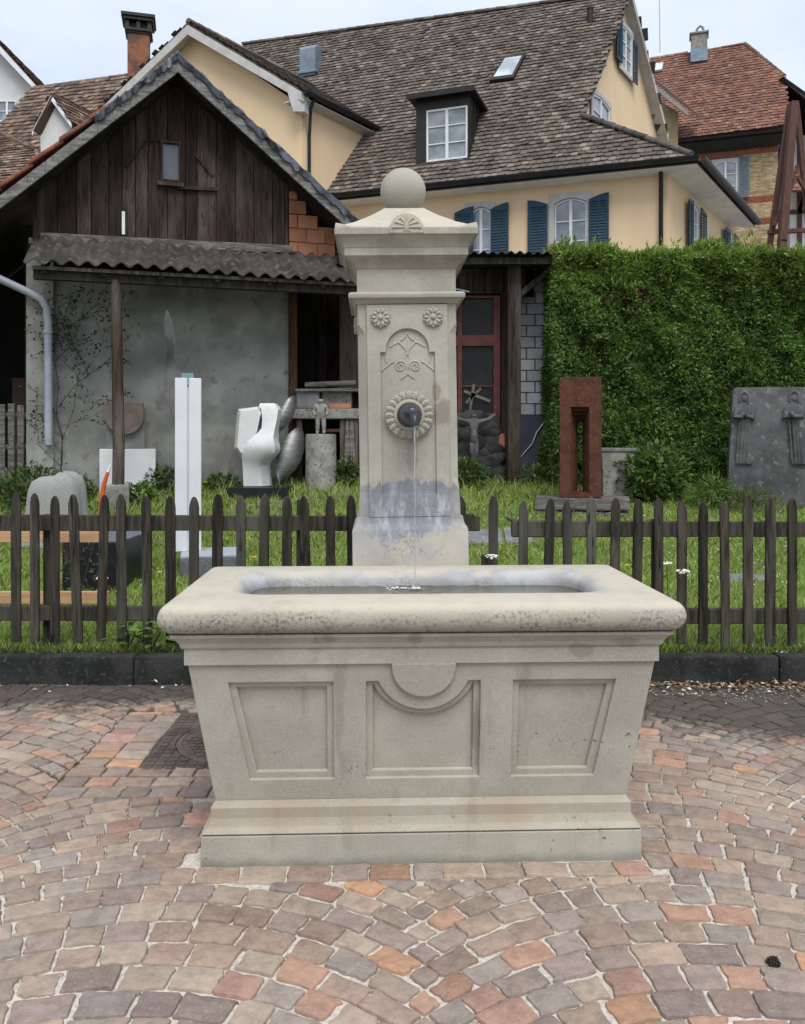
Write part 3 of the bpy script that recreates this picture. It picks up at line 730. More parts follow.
# ------------------------------------------------------------------ manhole cover
mh = thing('manhole_cover', 'dark square cast iron manhole cover with a round lid in the paving beside the trough', 'manhole cover', (MHC[0], MHC[1], 0), R(1))
mM = WM[mh.name]
b = MB(mM); q = .395
b.curve_slab([[(-q,-q),(q,-q),(q,q),(-q,q)], arcp(0,0,.318,0,360,48)[:-1]], .03, .003, Matrix.Translation((0,0,-.026)))
for i in range(16):
    for k in range(16):
        xx, yy = -.36+.048*i, -.36+.048*k
        if math.hypot(abs(xx)+.02, abs(yy)+.02) > .352 and max(abs(xx),abs(yy)) < .372: b.box(xx-.018, xx+.018, yy-.018, yy+.018, .003, .008)
b.build('frame', m_iron, mh, smooth=30)
b = MB(mM); b.lathe([(.312,-.026),(.312,.002),(.306,.005),(.286,.005),(.284,.001),(.01,.001)], 48)
for i in range(15):
    for k in range(15):
        xx, yy = -.28+.04*i+(.02 if k%2 else 0), -.28+.04*k
        if math.hypot(xx,yy) < .262: b.box(xx-.0145, xx+.0145, yy-.0145, yy+.0145, .0, .006)
b.build('lid', m_iron, mh, smooth=30)

# ------------------------------------------------------------------ picket fence
def picket(b, x, y, z0, z1, w=.066, t_=.026, lean=0.0, col=None):
    r = w/2; n = 5
    prof = [(-r,z0),(r,z0),(r,z1-.075)] + [(r*math.cos(R(a))*(1-.0), z1-.075+.075*math.sin(R(a))**1.25) for a in (25,50,72)] + [(0.004,z1),(-.004,z1)] + [(-r*math.cos(R(a)), z1-.075+.075*math.sin(R(a))**1.25) for a in (72,50,25)] + [(-r,z1-.075)]
    f_ = [(x+px_+lean*(pz-z0), y + .004*abs(px_)/r, pz) for px_, pz in prof]
    b.prism(f_, (0, t_, 0), col)
pf = thing('picket_fence', 'weathered dark wooden picket fence along the kerb behind the fountain', 'fence', (0, 5.30, gz(5.3)))
YD = 5.27
pxs = [-82,-58,-35,-11,15,34,54,77,100,121,147,170,193,216,241,262,286,307.5,331,353,375,397,419,441,464,493,523,546.5,569,592,614.5,637,659.5,682.5,704,726.5,749,771,793.5,816,838,861,884]
for i, px in enumerate(pxs):
    k = (px-15)/780
    zt = EYE + (HYP-(494+6*k))/FPX*YD + random.uniform(-.020,.014); zb = EYE+(HYP-(643+3*k))/FPX*YD + random.uniform(-.012,.012)
    b = MB(); v_ = random.uniform(.7,1.45); picket(b, (px-CXP)/FPX*YD, YD, zb, zt, random.uniform(.055,.066), .026, random.gauss(0,.014), (v_, v_*random.uniform(.95,1.02), v_*random.uniform(.88,1.0)))
    b.build('picket', m_fence, pf, smooth=30, bevel=.004, segs=1, rough=(.0022, 9, 2))
fz = lambda py: EYE+(HYP-py)/FPX*(YD+.03)
fx = lambda px: (px-CXP)/FPX*(YD+.03)
for (xa, xb, ya, yb, yc, yd) in ((-95,480,515,516,531,531),(-95,480,606,607,621,621),(512,900,521,522,537,537),(470,900,609,609,624,624),(452,474,514,514,528,528)):
    b = MB(); v_ = random.uniform(.9,1.15)
    b.loft([[(fx(xa),YD+.027,fz(yc)),(fx(xb),YD+.027,fz(yd)),(fx(xb),YD+.075,fz(yd)),(fx(xa),YD+.075,fz(yc))],[(fx(xa),YD+.027,fz(ya)),(fx(xb),YD+.027,fz(yb)),(fx(xb),YD+.075,fz(yb)),(fx(xa),YD+.075,fz(ya))]], col=(v_,v_,v_*.95))
    b.build('rail', m_fence, pf, smooth=30, bevel=.005, segs=1, rough=(.004, 5, 5))
b = MB(); b.tube([(fx(505),YD+.045,fz(517)),(fx(515),YD+.045,fz(522))], [.006,.02], 6, (1,1,.9)); b.build('rail_end', m_fence, pf)
for px, z1_ in ((487,556),(300,500),(44,515),(660,520),(860,515)):
    b = MB(); b.box(fx(px)-.03, fx(px)+.03, YD+.078, YD+.13, gz(5.3)-.05, fz(z1_), (.9,.9,.85)); b.build('post', m_fence, pf, bevel=.005, segs=1, rough=(.003,6,2))
# ------------------------------------------------------------------ building helpers
def tiles(mb, poly, pal, w=.2, ex=.19, th=.034, dirx=None, jit=.014, under=True, k0=.80, k1=1.06):
    # beaver-tail tiles over a planar polygon of world points; dirx runs along the eave
    p = [Vector(q) for q in poly]; n = Vector((0,0,0))
    for i in range(1, len(p)-1): n += (p[i]-p[0]).cross(p[i+1]-p[0])
    n.normalize()
    if n.z < 0: n = -n
    X = (Vector(dirx) - n*Vector(dirx).dot(n)).normalized(); Y = n.cross(X)
    if Y.z < 0: Y = -Y; X = Y.cross(n)
    q2 = [((a-p[0]).dot(X), (a-p[0]).dot(Y)) for a in p]
    def inside(x, y):
        c = False
        for i in range(len(q2)):
            (x1,y1),(x2,y2) = q2[i], q2[i-1]
            if (y1 > y) != (y2 > y) and x < (x2-x1)*(y-y1)/(y2-y1)+x1: c = not c
        return c
    if under: mb.prism([a - n*.03 for a in p], -n*.06, mulc(pal[0], .6))
    xs = [a for a, _ in q2]; ys_ = [a for _, a in q2]
    r = 0; y = min(ys_)
    while y < max(ys_):
        x = min(xs) + (w/2 if r % 2 else 0); wob = random.gauss(0, .006)
        while x < max(xs):
            if inside(x+w/2, y+ex*.45):
                c = random.choice(pal); k = random.uniform(k0, k1); c = mulc(c, k)
                dy = random.gauss(0, jit) + wob; lift = random.uniform(0, .02); tw = random.gauss(0,.008)
                o = p[0] + X*x + Y*(y+dy)
                def pt(u, v, h): return o + X*u + Y*v + n*h
                g = .004; a, b_ = g, w-g; L = ex*1.12
                top = [pt(a,.022,th+lift), pt(a+.035,.006,th+lift), pt((a+b_)/2,0,th+lift+tw), pt(b_-.035,.006,th+lift+tw), pt(b_,.022,th+lift+tw), pt(b_,L,.004), pt(a,L,.004)]
                bot = [pt(a,.022,lift-.004), pt(a+.035,.006,lift-.004), pt((a+b_)/2,0,lift-.004), pt(b_-.035,.006,lift-.004), pt(b_,.022,lift-.004)]
                mb.add(top+bot, [(0,1,2,3,4,5,6),(0,7,8,1),(1,8,9,2),(2,9,10,3),(3,10,11,4)], c)
            x += w
        y += ex; r += 1
def ridge_tiles(mb, a, b, pal, L=.36, r=.11):
    a, b = Vector(a), Vector(b); d = (b-a); n = max(1, int(d.length/L)); u = d.normalized()
    side = u.cross(Vector((0,0,1))).normalized(); up = side.cross(u)
    for i in range(n):
        p = a + d*(i/n); q = a + d*((i+1.12)/n); c = mulc(random.choice(pal), random.uniform(.7,1.1)); l = []
        for (o, rr_) in ((p, r*1.08), (q, r*.92)):
            l.append([o + side*rr_*math.cos(R(g)) + up*(rr_*math.sin(R(g))*.8+random.gauss(0,.003)) for g in range(-20, 201, 22)])
        mb.loft(l, True, True, c)
def basis(o, ex, en): # frame on a wall: x along ex, y outwards, z up
    ex = Vector(ex).normalized(); en = Vector(en).normalized(); ez = Vector((0,0,1))
    return Matrix(((ex.x,en.x,ez.x,o[0]),(ex.y,en.y,ez.y,o[1]),(ex.z,en.z,ez.z,o[2]),(0,0,0,1)))
def arch_poly(x0, x1, z0, z1, rise, n=8):
    p = [(x0,z0),(x1,z0)]
    if rise <= 0: return p + [(x1,z1),(x0,z1)]
    return p + [(x1+(x0-x1)*i/n, z1-rise+rise*math.sin(math.pi*(i/n))) for i in range(n+1)]
TW = Matrix(((1,0,0,0),(0,0,1,0),(0,1,0,0),(0,0,0,1)))   # 2D outline (x,z) -> wall frame, thickness outwards
def window(parent, B, x0, x1, z0, z1, rise=0, cols=2, rows=3, fmat=None, trim=None, tw=.14, glass=None, cur=False, fr=.055):
    t0 = .035 if cur else -.02
    # B wall frame; trim surround > frame > pane ; returns frame part
    if trim:
        t_ = MB(B @ Matrix.Translation((0,.0,0))); t_.curve_slab([arch_poly(x0-tw, x1+tw, z0-tw, z1+tw, 0), arch_poly(x0,x1,z0,z1,rise)], .05, .004, TW @ Matrix.Translation((0,0,t0)))
        t_.build('window_surround', trim, parent)
    f = MB(B); f.curve_slab([arch_poly(x0+.002,x1-.002,z0+.002,z1-.002,rise), arch_poly(x0+fr,x1-fr,z0+fr,z1-fr,rise)], .05, .004, TW @ Matrix.Translation((0,0,-.045)))
    for i in range(1, cols):
        xx = x0+(x1-x0)*i/cols; wd = .045 if cols == 2 or i == cols//2 else .018
        f.box(xx-wd, xx+wd, -.05, -.002, z0+fr+.001, z1-fr-.001-(0 if not rise else .01))
    for i in range(1, rows):
        zz = z0+(z1-rise*.5-z0)*i/rows; f.box(x0+fr+.001, x1-fr-.001, -.035, -.012, zz-.016, zz+.016)
    fo = f.build('window', fmat or m_white, parent)
    p = MB(B); p.prism([(a, -.045, c) for a, c in arch_poly(x0+fr*.5,x1-fr*.5,z0+fr*.5,z1-fr*.5,rise)], (0,-.008,0))
    p.build('pane', glass or m_glass, fo, smooth=0)
    if cur:
        for (a, c) in ((x0+.08, x0+(x1-x0)*.3), (x1-(x1-x0)*.3, x1-.08)): pass
    return fo
def shutter(parent, B, x0, x1, z0, z1, mat, rise=0, high='r', y=.03, yaw=0.0, hinge=None):
    hx = x0 if hinge is None else hinge
    M2 = B @ Matrix.Translation((hx, y, 0)) @ Matrix.Rotation(yaw, 4, 'Z') @ Matrix.Translation((-hx, 0, 0))
    b = MB(M2)
    zt = lambda x_: z1 - rise*((1-(x_-x0)/(x1-x0)) if high == 'r' else ((x_-x0)/(x1-x0)))**1.6
    tops = [(x1+(x0-x1)*i/6, zt(x1+(x0-x1)*i/6)) for i in range(7)]
    fr = .06; zi = min(zt(x0), zt(x1)) - fr; zm = z0+(zi-z0)*.5
    hole1 = [(x0+fr,z0+fr),(x1-fr,z0+fr),(x1-fr,zi),(x0+fr,zi)]
    b.curve_slab([[(x0,z0),(x1,z0)]+tops, hole1], .035, .003, TW)
    n = max(4, int((zi-z0)/.085))
    for i in range(n):
        zc = z0+fr+(zi-z0-fr)*(i+.5)/n; h = (zi-z0-fr)/n*.36
        b.prism([(x0+fr,.004,zc+h),(x0+fr,.03,zc-h),(x0+fr,.036,zc-h+.012),(x0+fr,.010,zc+h+.012)], (x1-x0-2*fr,0,0))
    xm = (x0+x1)/2; b.box(xm-.016, xm+.016, .002, .040, z0+fr, zi)
    b.box(x0+fr,x1-fr,.001,.006,z0+fr,zi) if False else None
    return b.build('shutter', mat, parent, smooth=30)

def hit_v(p, a, b_, q):                    # drop p vertically onto the plane through three points
    n = (b_-a).cross(q-a); return Vector((p.x, p.y, a.z - ((p.x-a.x)*n.x + (p.y-a.y)*n.y)/n.z))
# ------------------------------------------------------------------ yellow house
HB = Vector((7.39, 23.1, 0)); H = Frame(HB.x, HB.y, math.atan2(-.326, .945))
yh = thing('yellow_house', 'cream yellow house with teal shutters and a steep mossy brown tile roof behind the hedge', 'house', H.w(-5, 4, 0), 0)
BROWN = [s(108,99,91), s(97,90,84), s(118,109,99), s(102,92,85), s(89,82,77), s(130,121,110), s(100,92,86), s(110,98,88)]
EZ = 9.18
ER = H.w(.75, -.55, EZ); EL = H.w(-13.5, -.55, EZ)
RR_ = P(632, -8, 28.7)
RL_ = on3(243, 45, ER, EL, RR_); G_ = on3(583, 118, ER, EL, RR_)
GB = P(668, 135, 32.0); EB = P(755, 221, 29.0)
WR = Vector((11.3, 28.7, 0))              # far end of the right wall
rdir = (WR-HB).normalized(); rn = Vector((rdir.y, -rdir.x, 0))
b = MB(); b.prism([HB, WR, WR+Vector((0,0,9.0)), HB+Vector((0,0,9.0))], -rn*.3); b.build('side_wall', m_yellow, yh, smooth=0)
b = MB(); b.prism([WR, H.w(-11,8,0), H.w(-11,8,9), WR+Vector((0,0,9))], (0,.3,0)); b.build('rear_wall', m_yellow, yh, smooth=0)
# gable triangle set back under the verge
gd = (GB-G_); gdh = Vector((gd.x, gd.y, 0)).normalized(); gn = Vector((gdh.y, -gdh.x, 0))
ap_ = RR_ - gn*.35
b = MB(); b.prism([G_-gn*.35+Vector((0,0,-2.6)), GB-gn*.35+Vector((0,0,-4.4)), GB-gn*.35+Vector((0,0,-.12)), ap_+Vector((0,0,-.15)), G_-gn*.35+Vector((0,0,-.12))], -gn*.25)
b.build('gable_wall', m_yellow, yh, smooth=0)
b = MB()
for a, c in ((RR_, GB),):        # white bargeboard
    d_ = Vector((0,0,-.24)); b.prism([a+gn*.02, c+gn*.02, c+gn*.02+d_, a+gn*.02+d_*1.1], -gn*.06)
    b.prism([a+d_*.95, c+d_*.95, c-gn*.37+d_*.95, a-gn*.37+d_*.95], (0,0,.03))
b.build('bargeboard', m_trim, yh, smooth=0)
b = MB(); tiles(b, [EL, ER, G_, RR_, RL_], BROWN, .215, .20, dirx=ER-EL)
ridge_tiles(b, RL_+Vector((0,0,.02)), RR_+Vector((0,0,.02)), BROWN, .4, .12)
ridge_tiles(b, ER+Vector((-.1,.1,.06)), G_+Vector((0,0,.06)), [s(92,86,82), s(80,76,72)], .38, .13)
tiles(b, [RR_, GB, GB+H.w(-14,1,0)-H.w(0,0,0), RL_+Vector((-.6,3.0,-2.5))], BROWN, .4, .4, dirx=ER-EL)
tiles(b, [ER, EB, hit_v(GB, ER, EB, G_), G_], BROWN, .3, .3, dirx=EB-ER)
yroof = b.build('roof', m_tile, yh, smooth=0)
ev = (ER-EL).normalized(); dn = Vector((0,0,-1)); fo_ = H.w(0,-1,0)-H.w(0,0,0)
b = MB()                                  # soffits
b.prism([EL+dn*.16, ER+dn*.16, HB+Vector((0,0,8.98)), H.w(-13.5,0,8.98)], dn*.05)
b.prism([ER+dn*.162, EB+dn*.162, WR+Vector((0,0,8.978)), HB+Vector((0,0,8.978))], dn*.05)
b.build('soffit', m_white, yh, smooth=0)
b = MB()
def gutter(b, a, c, out_, r=.085):
    a, c = Vector(a), Vector(c); l = []
    for o in (a, c): l.append([o + out_*(r*math.cos(R(g))) + Vector((0,0,r*math.sin(R(g)))) for g in range(-180,1,30)] + [o + out_*(r*.86*math.cos(R(g))) + Vector((0,0,r*.86*math.sin(R(g)))) for g in range(0,-181,-30)])
    b.loft(l)
gutter(b, EL+fo_*.10+dn*.03, ER+fo_*.10+dn*.03+ev*.05, fo_, .13); gutter(b, ER+rn*.10+dn*.03, EB+rn*.10+dn*.03, rn, .13)
b.prism([EL+fo_*.01+dn*.0, ER+fo_*.01+dn*.0, ER+fo_*.01+dn*.21, EL+fo_*.01+dn*.21], -fo_*.04); b.prism([ER+rn*.01, EB+rn*.01, EB+rn*.01+dn*.21, ER+rn*.01+dn*.21], -rn*.04)
b.build('gutter', m_gutter, yh, smooth=50)
b = MB(); p0 = H.w(*H.hit(661, 160, -.1)); b.tube([ER+ev*-.95+fo_*.08+dn*.12, p0+Vector((0,0,-.15))+fo_*.25, p0+dn*.55, p0+dn*9], [.06]*4, 10); b.build('downpipe', m_sheet, yh, smooth=60)
# front windows with teal shutters
fwh = []
FB = basis(HB, H.w(1,0,0)-H.w(0,0,0), fo_)
def hx(px, py): v = H.hit(px, py); return v.x, v.z
for (wx0, wx1, ytop, ybot, sl, sr, tz) in ((554,587,201,262,(528,548),(589,609),197),(470,491,210,270,(455,474),(491,509),206)):
    x0, zt_ = hx(wx0, ytop); x1, _ = hx(wx1, ytop-4); z0_ = hx(wx0, ybot)[1]
    zt_ = (zt_ + hx(wx1, ytop-3)[1])/2 + .05
    fwh.append(arch_poly(x0-.004, x1+.004, z0_-.004, zt_+.004, .14))
    window(yh, FB @ Matrix.Translation((0,-.06,0)), x0, x1, z0_, zt_, .14, 2, 3, m_white, m_trim, .15, cur=True)
    c_ = MB(FB @ Matrix.Translation((0,-.06,0)))
    for sg in (0, 1):
        xa = x0+.07 if sg == 0 else (x0+x1)/2+.06; n = 14; wd = (x1-x0)/2-.13
        if sg == 0: c_.loft([[(xa+wd*i/n, -.10+.018*math.sin(i*2.1), z) for i in range(n+1)] + [(xa+wd*i/n, -.115+.018*math.sin(i*2.1), z) for i in range(n,-1,-1)] for z in (z0_+.1, zt_-.1)])
        else: c_.loft([[(xa+wd*.5*i/n+wd*.5, -.10+.018*math.sin(i*2.1), z) for i in range(n+1)] + [(xa+wd*.5*i/n+wd*.5, -.115+.018*math.sin(i*2.1), z) for i in range(n,-1,-1)] for z in (z0_+.1, zt_-.1)])
    c_.build('curtain', m_curtain, yh, smooth=60)
    a0, a1 = hx(sl[0], ytop)[0], hx(sl[1], ytop)[0]; shutter(yh, FB, a0, a1, z0_, zt_+.02, m_shut, .16, 'l' if wx0 > 500 else 'r', .055)
    a0, a1 = hx(sr[0], ytop)[0], hx(sr[1], ytop)[0]; shutter(yh, FB, a0, a1, z0_, zt_+.04, m_shut, .16, 'r', .055)
b = MB(FB); b.curve_slab([[(-13,0),(0,0),(0,9.02),(-13,9.02)]] + fwh, .3, 0, TW @ Matrix.Translation((0,0,-.3))); b.build('front_wall', m_yellow, yh, smooth=0)
b = MB(FB); b.box(-6,-.4,-1.2,-1.1,4,8.9); b.build('dark_backing', m_wall_dark, yh, smooth=0)  # near-black sheet behind the windows, room shade put into its colour
SBs = basis(HB, rdir, rn) @ Matrix.Translation((0,.062,0))
def sx_(px, py): v = hit_plane(px, py, HB, rn)-HB; return v.dot(rdir), v.z
for (wa, wb, yt, yb, la, lb, ra, rb) in ((689.5,695.5,203,258,684.5,689,696.5,702),(726.5,730,231,262,721,726,730.5,735)):
    x0, zt_ = sx_(wa, yt); x1 = sx_(wb, yt)[0]; z0_ = zt_-1.5
    window(yh, SBs, x0, x1, z0_, zt_, .12, 2, 3, m_white, m_trim, .12)
    shutter(yh, SBs, sx_(la, yt)[0], sx_(lb, yt)[0], z0_, zt_+.02, m_shut, .1, 'r', .06); shutter(yh, SBs, sx_(ra, yt)[0], sx_(rb, yt)[0], z0_, zt_+.02, m_shut, .1, 'l', .06)
g0 = G_-gn*.349; GBs = basis((g0.x, g0.y, 0), gdh, gn) @ Matrix.Translation((0,.062,0))
def gx_(px, py): v = hit_plane(px, py, g0, gn)-g0; return v.dot(gdh), v.z+g0.z
xa, za = gx_(619, 66); xb, zb = gx_(630, 36)
window(yh, GBs, xa, xb, za, zb, .1, 2, 3, m_white, m_trim, .13)
xl = gx_(613.5, 50)[0]; shutter(yh, GBs, xl, xa-.02, za+.05, zb+.02, m_shut, .12, 'r', .05); shutter(yh, GBs, xb+.02, gx_(634, 50)[0], za-.15, zb-.15, m_shut, .12, 'l', .05)
xa, za = gx_(591, 124); xb, zb = gx_(608, 104); window(yh, GBs, xa, xb, za, zb-.1, .1, 2, 2, m_white, m_trim, .12)
# dormer
nrm = (ER-EL).cross(RR_-EL).normalized(); nrm = nrm if nrm.z > 0 else -nrm
dm = on3(444, 163, EL, ER, RR_)           # foot of the dormer's front
DF = Frame(dm.x, dm.y, math.atan2(-.326,.945), dm.z); dxx = lambda px, py: DF.hit(px, py, -.02)
DB = basis(DF.w(0,-.02,0), DF.w(1,0,0)-DF.w(0,0,0), fo_)
x0, z0_ = dxx(416,162).x, dxx(440,163).z; x1, z1_ = dxx(469,162).x, dxx(440,97).z
b = MB(DF.M)
wx0, wx1, wz0, wz1 = dxx(426,130).x, dxx(467.5,130).x, dxx(446,160).z, dxx(446,107.5).z
b.curve_slab([[(x0,z0_-.1),(x1,z0_-.1),(x1,z1_),(x0,z1_)], [(wx0,wz0),(wx1,wz0),(wx1,wz1),(wx0,wz1)]], .06, .003, Matrix(((1,0,0,0),(0,0,-1,.05),(0,1,0,0),(0,0,0,1))))
for xx in (x0+.001, x1-.061): b.box(xx, xx+.06, .052, 3.4, z0_-.1, z1_)
for k in range(1, 6): b.box(x1-.002, x1+.025, .1+k*.4, .13+k*.4, z0_+.2, z1_-.01)
b.build('dormer', m_sheet, yh, smooth=0)
b = MB(DF.M); b.box(x0-.22, x1+.22, -.28, 3.6, z1_+.002, z1_+.09); b.box(x0-.24, x1+.24, -.30, -.282, z1_-.06, z1_+.12); b.build('dormer_roof', m_sheet, yh, smooth=0, bevel=.01, segs=1)
window(yh, basis(DF.w(0,0,0), DF.w(1,0,0)-DF.w(0,0,0), fo_), wx0+.004, wx1-.004, wz0+.004, wz1-.004, 0, 2, 3, m_white, None, fr=.06)
# skylight, vents
c4 = [on3(*q, EL, ER, RR_) for q in ((490,84),(514,81),(526,57),(505,60))]
b = MB(); up_ = nrm*.14
b.prism(c4, up_); mid_ = sum(c4, Vector())/4
sk = b.build('skylight', m_sheet, yh, smooth=0)
b = MB(); b.prism([mid_+(q-mid_)*.78+up_*1.02 for q in c4], nrm*.01); b.build('pane', M_glass('sky_pane', (.30,.34,.36), .12), sk, smooth=0)
v0 = on3(310, 73, EL, ER, RR_); VF = Frame(v0.x, v0.y, math.atan2(-.326,.945), v0.z)
b = MB(VF.M); wv = .32
b.loft([[(-wv,-.25,-.2),(wv,-.25,-.2),(wv,.6,-.2),(-wv,.6,-.2)],[(-wv,-.25,.82),(wv,-.25,.82),(wv,.3,.82),(-wv,.3,.82)],[(-wv,-.05,1.0),(wv,-.05,1.0),(wv,.3,1.12),(-wv,.3,1.12)]])
b.box(-wv-.08,wv+.08,-.32,.7,-.12,-.02); b.build('roof_vent', m_vent, yh, smooth=0, bevel=.02)
v0 = on3(590, 22, EL, ER, RR_); b = MB(); b.lathe([(.10,-.3),(.10,.42),(.12,.43),(.12,.47),(.02,.5)], 16, Matrix.Translation(v0)); b.build('vent_pipe', m_sheet, yh, smooth=50)

# projecting wing with its own gable
C0 = P(304, 90, 24.67); C1 = P(385, 131, 27.9); C1.z = C0.z
wdir = Vector((C1.x-C0.x, C1.y-C0.y, 0)).normalized()
AP = hit_plane(188, 22, C0, Vector((.326,.945,0))); AL = C0 + (AP-C0)*2; AL.z = C0.z
for_ = Vector((.326,.945,0))
b = MB(); sl = (AP-C0)
b.prism([C0+for_*.42, AL+for_*.42, AL+for_*.42+dn*12, C0+for_*.42+dn*12][::1], for_*.2); 
cw = C0 + Vector((-.08,.40,-.1))
b = MB(); b.prism([C0+for_*.45+Vector((-.25,0,-.3)), AP+for_*.45+dn*.2, AL+for_*.45+Vector((.25,0,-.3)), AL+for_*.45+Vector((.25,0,-12)), C0+for_*.45+Vector((-.25,0,-12))], for_*.2)
b.build('wing_gable_wall', m_yellow, yh, smooth=0)
b = MB(); c_ = C0+for_*.45+Vector((-.22,.03,-.3)); b.prism([c_, c_+wdir*5.5, c_+wdir*5.5+dn*8, c_+dn*11], (-.25,.1,0)); b.build('wing_side_wall', m_yellow, yh, smooth=0)
b = MB()
rpt = AP + wdir*6.0
tiles(b, [C0, C0+wdir*4.6, rpt, AP], BROWN, .215, .2, dirx=wdir); tiles(b, [AL, AL+wdir*4.6, rpt, AP], BROWN, .215, .2, dirx=wdir)
ridge_tiles(b, AP+Vector((0,0,.03)), rpt+Vector((0,0,.03)), BROWN); b.build('wing_roof', m_tile, yh, smooth=0)
b = MB()
for q in (C0, AL):
    b.prism([AP+dn*.10-for_*.03, q+dn*.10-for_*.03, q+dn*.36-for_*.03, AP+dn*.40-for_*.03], for_*.06)
    b.prism([AP+dn*.16, q+dn*.16, q+dn*.16+for_*.5, AP+dn*.16+for_*.5], dn*.05)
b.prism([C0+dn*.2, C0+wdir*4.4+dn*.2, C0+wdir*4.4+Vector((-.6,.1,-.32)), C0+Vector((-.6,.1,-.32))], dn*.04)
b.prism([C0+dn*.10+for_*.04, C0+dn*.62+for_*.04, C0+Vector((-.34,0,-.62))+for_*.04, C0+Vector((-.55,0,.1))+for_*.04], for_*.3)
b.build('wing_bargeboard', m_trim, yh, smooth=0)
b = MB(); go = Vector((wdir.y,-wdir.x,0)); gutter(b, C0+go*.09+dn*.06-wdir*.1, C0+wdir*4.3+go*.09+dn*.06, go, .11); 
b.tube([C0+wdir*.35+go*.08+dn*.2, C0+wdir*.35+go*-.05+dn*.42, c_+wdir*.2+go*.06+dn*.9, c_+wdir*.2+go*.06+dn*6], [.05]*4, 8); b.build('wing_gutter', m_gutter, yh, smooth=50)

# ------------------------------------------------------------------ red-roofed brick house on the right
RED = [s(140,98,82), s(132,94,80), s(148,106,88), s(124,90,79), s(138,104,90), s(118,90,82), s(154,116,98)]
e0, e1 = P(655, 143, 42.4), P(790, 129, 40.4); e1.z = e0.z
k0, k1 = P(652, 61, 47.0), P(745, 44, 45.2)
bh = thing('brick_house', 'yellow brick house with a red tiled hipped roof at the far right', 'house', ((e0.x+e1.x)/2, 44, 0), 0)
side = on3(784, 76, e0, e1, k1)
b = MB(); tiles(b, [e0-(e1-e0)*.3, e1, side, k1, k0-(k1-k0)*.4], RED, .25, .235, dirx=e1-e0, k0=.68, k1=.9)
hd = (e1-e0).normalized(); hn = Vector((-hd.y, hd.x, 0))
s2 = side + hn*5.2
tiles(b, [side, s2, k1+hn*.1], RED, .25, .235, dirx=hn)
ridge_tiles(b, side, k1, [s(110,84,74), s(96,76,68)], .4, .13); ridge_tiles(b, k0-(k1-k0)*.4, k1, RED, .4, .12)
b.build('roof', m_tile, bh, smooth=0)
W0 = e0 + hn*.7; BHF = Frame(W0.x, W0.y, math.atan2(hd.y, hd.x)); wl_ = BHF.hit(788,180).x - .45
b = MB(BHF.M); z_ = e0.z-.1; BR = [s(196,172,132), s(180,156,118), s(204,184,148), s(170,146,112), s(188,164,128)]
zz = 3.0; r_ = 0
BHB = basis(W0*1.0, hd, -hn); BHB[2][3] = 0
wxa, wza = BHF.hit(714,150).x, BHF.hit(733,198).z; wxb, wzb = BHF.hit(737,150).x, BHF.hit(733,160).z
b.box(-3, wl_, .06, .4, 0, z_, s(176,160,134))
bands = [BHF.hit(750,y_).z for y_ in (152,200,223)]
while zz < z_:
    xx = -2.2 + (.13 if r_ % 2 else 0); red_ = any(abs(zz-q) < .17 for q in bands)
    while xx < wl_:
        w_ = min(.25, wl_-xx)
        if not (xx > wxa-.28 and xx < wxb+.05 and wza-.05 < zz < wzb+.05): b.box(xx, xx+w_-.014, .04, .0605, zz, zz+.072, mulc(s(150,84,62) if red_ else random.choice(BR), random.uniform(.75,1.05)))
        xx += .26
    zz += .085; r_ += 1
b.build('brick_wall', m_ybrick, bh, smooth=0)
BHB = basis(BHF.w(0,-.012,0), hd, -hn)
window(bh, BHB, wxa, wxb, wza, wzb, .12, 2, 3, m_white, m_trim, .10)
shutter(bh, BHB, wxb+.08, BHF.hit(749,180).x, wza-.05, wzb+.1, m_shutg, .0, 'r', .05)
b = MB(BHF.M); b.box(wxa-.3, wxb+.3, -.02, .038, wzb+.13, wzb+.42); b.build('lintel', M_plain('red_brick', (.22,.085,.06), (.17,.065,.048), 9, .9), bh, smooth=0)
b = MB(BHF.M); b.box(wl_-.25, wl_, .41, 9, 0, z_+1.2); b.build('side_wall', m_whitewall, bh, smooth=0)
b = MB(); gutter(b, e0-hn*.1+dn*.05-hd*2, e1-hn*.1+dn*.05, -hn, .11); b.prism([e0+dn*.12, e1+dn*.12, e1+dn*.12+hn*.75, e0+dn*.12+hn*.75], dn*.04); b.prism([e0+dn*.16+hn*.05-hd*.3, e1+dn*.16+hn*.05, e1+dn*.5+hn*.6, e0+dn*.5+hn*.6], dn*.05)
b.prism([e1+dn*.05, side+dn*.05, side+hn*6+dn*.05, e1+hn*9+dn*.05], hd*.06)
b.build('gutter', m_gutter, bh, smooth=40)
b = MB(); g0_, g1_, g2_ = P(653,92,40.5), P(688,112,39.6), P(696,122,40.2)   # small side gable roof on the left
b.prism([P(652,80,41), P(688,109,40), P(699,119,41.6), P(665,88,42.6)], (0,0,.16), (.12,.085,.075)); b.prism([P(652,82,40.9), P(688,111,39.9), P(688,116,39.9), P(652,87,40.9)], (0,.1,0), (.34,.30,.27)); b.build('side_roof', m_ybrick, bh, smooth=0)
b = MB(); b.prism([P(655,98,41.2), P(678,112,41.2), P(678,150,41.2), P(655,150,41.2)], (0,.6,0), s(160,142,110)); b.build('bay_wall', m_ybrick, bh, smooth=0)
ct = on3(699, 58, e0, e1, k1); CF = Frame(ct.x, ct.y, math.atan2(hd.y, hd.x), ct.z)
b = MB(CF.M); b.box(-.42,.42,-.3,.45,.42,1.2); b.box(-.50,.50,-.38,.53,1.202,1.31); b.build('chimney', m_conc, bh, smooth=0, bevel=.015, segs=1)
b = MB(CF.M); b.box(-.44,.44,-.33,.46,-.3,.418); b.build('chimney_flashing', m_vent, bh, smooth=40)
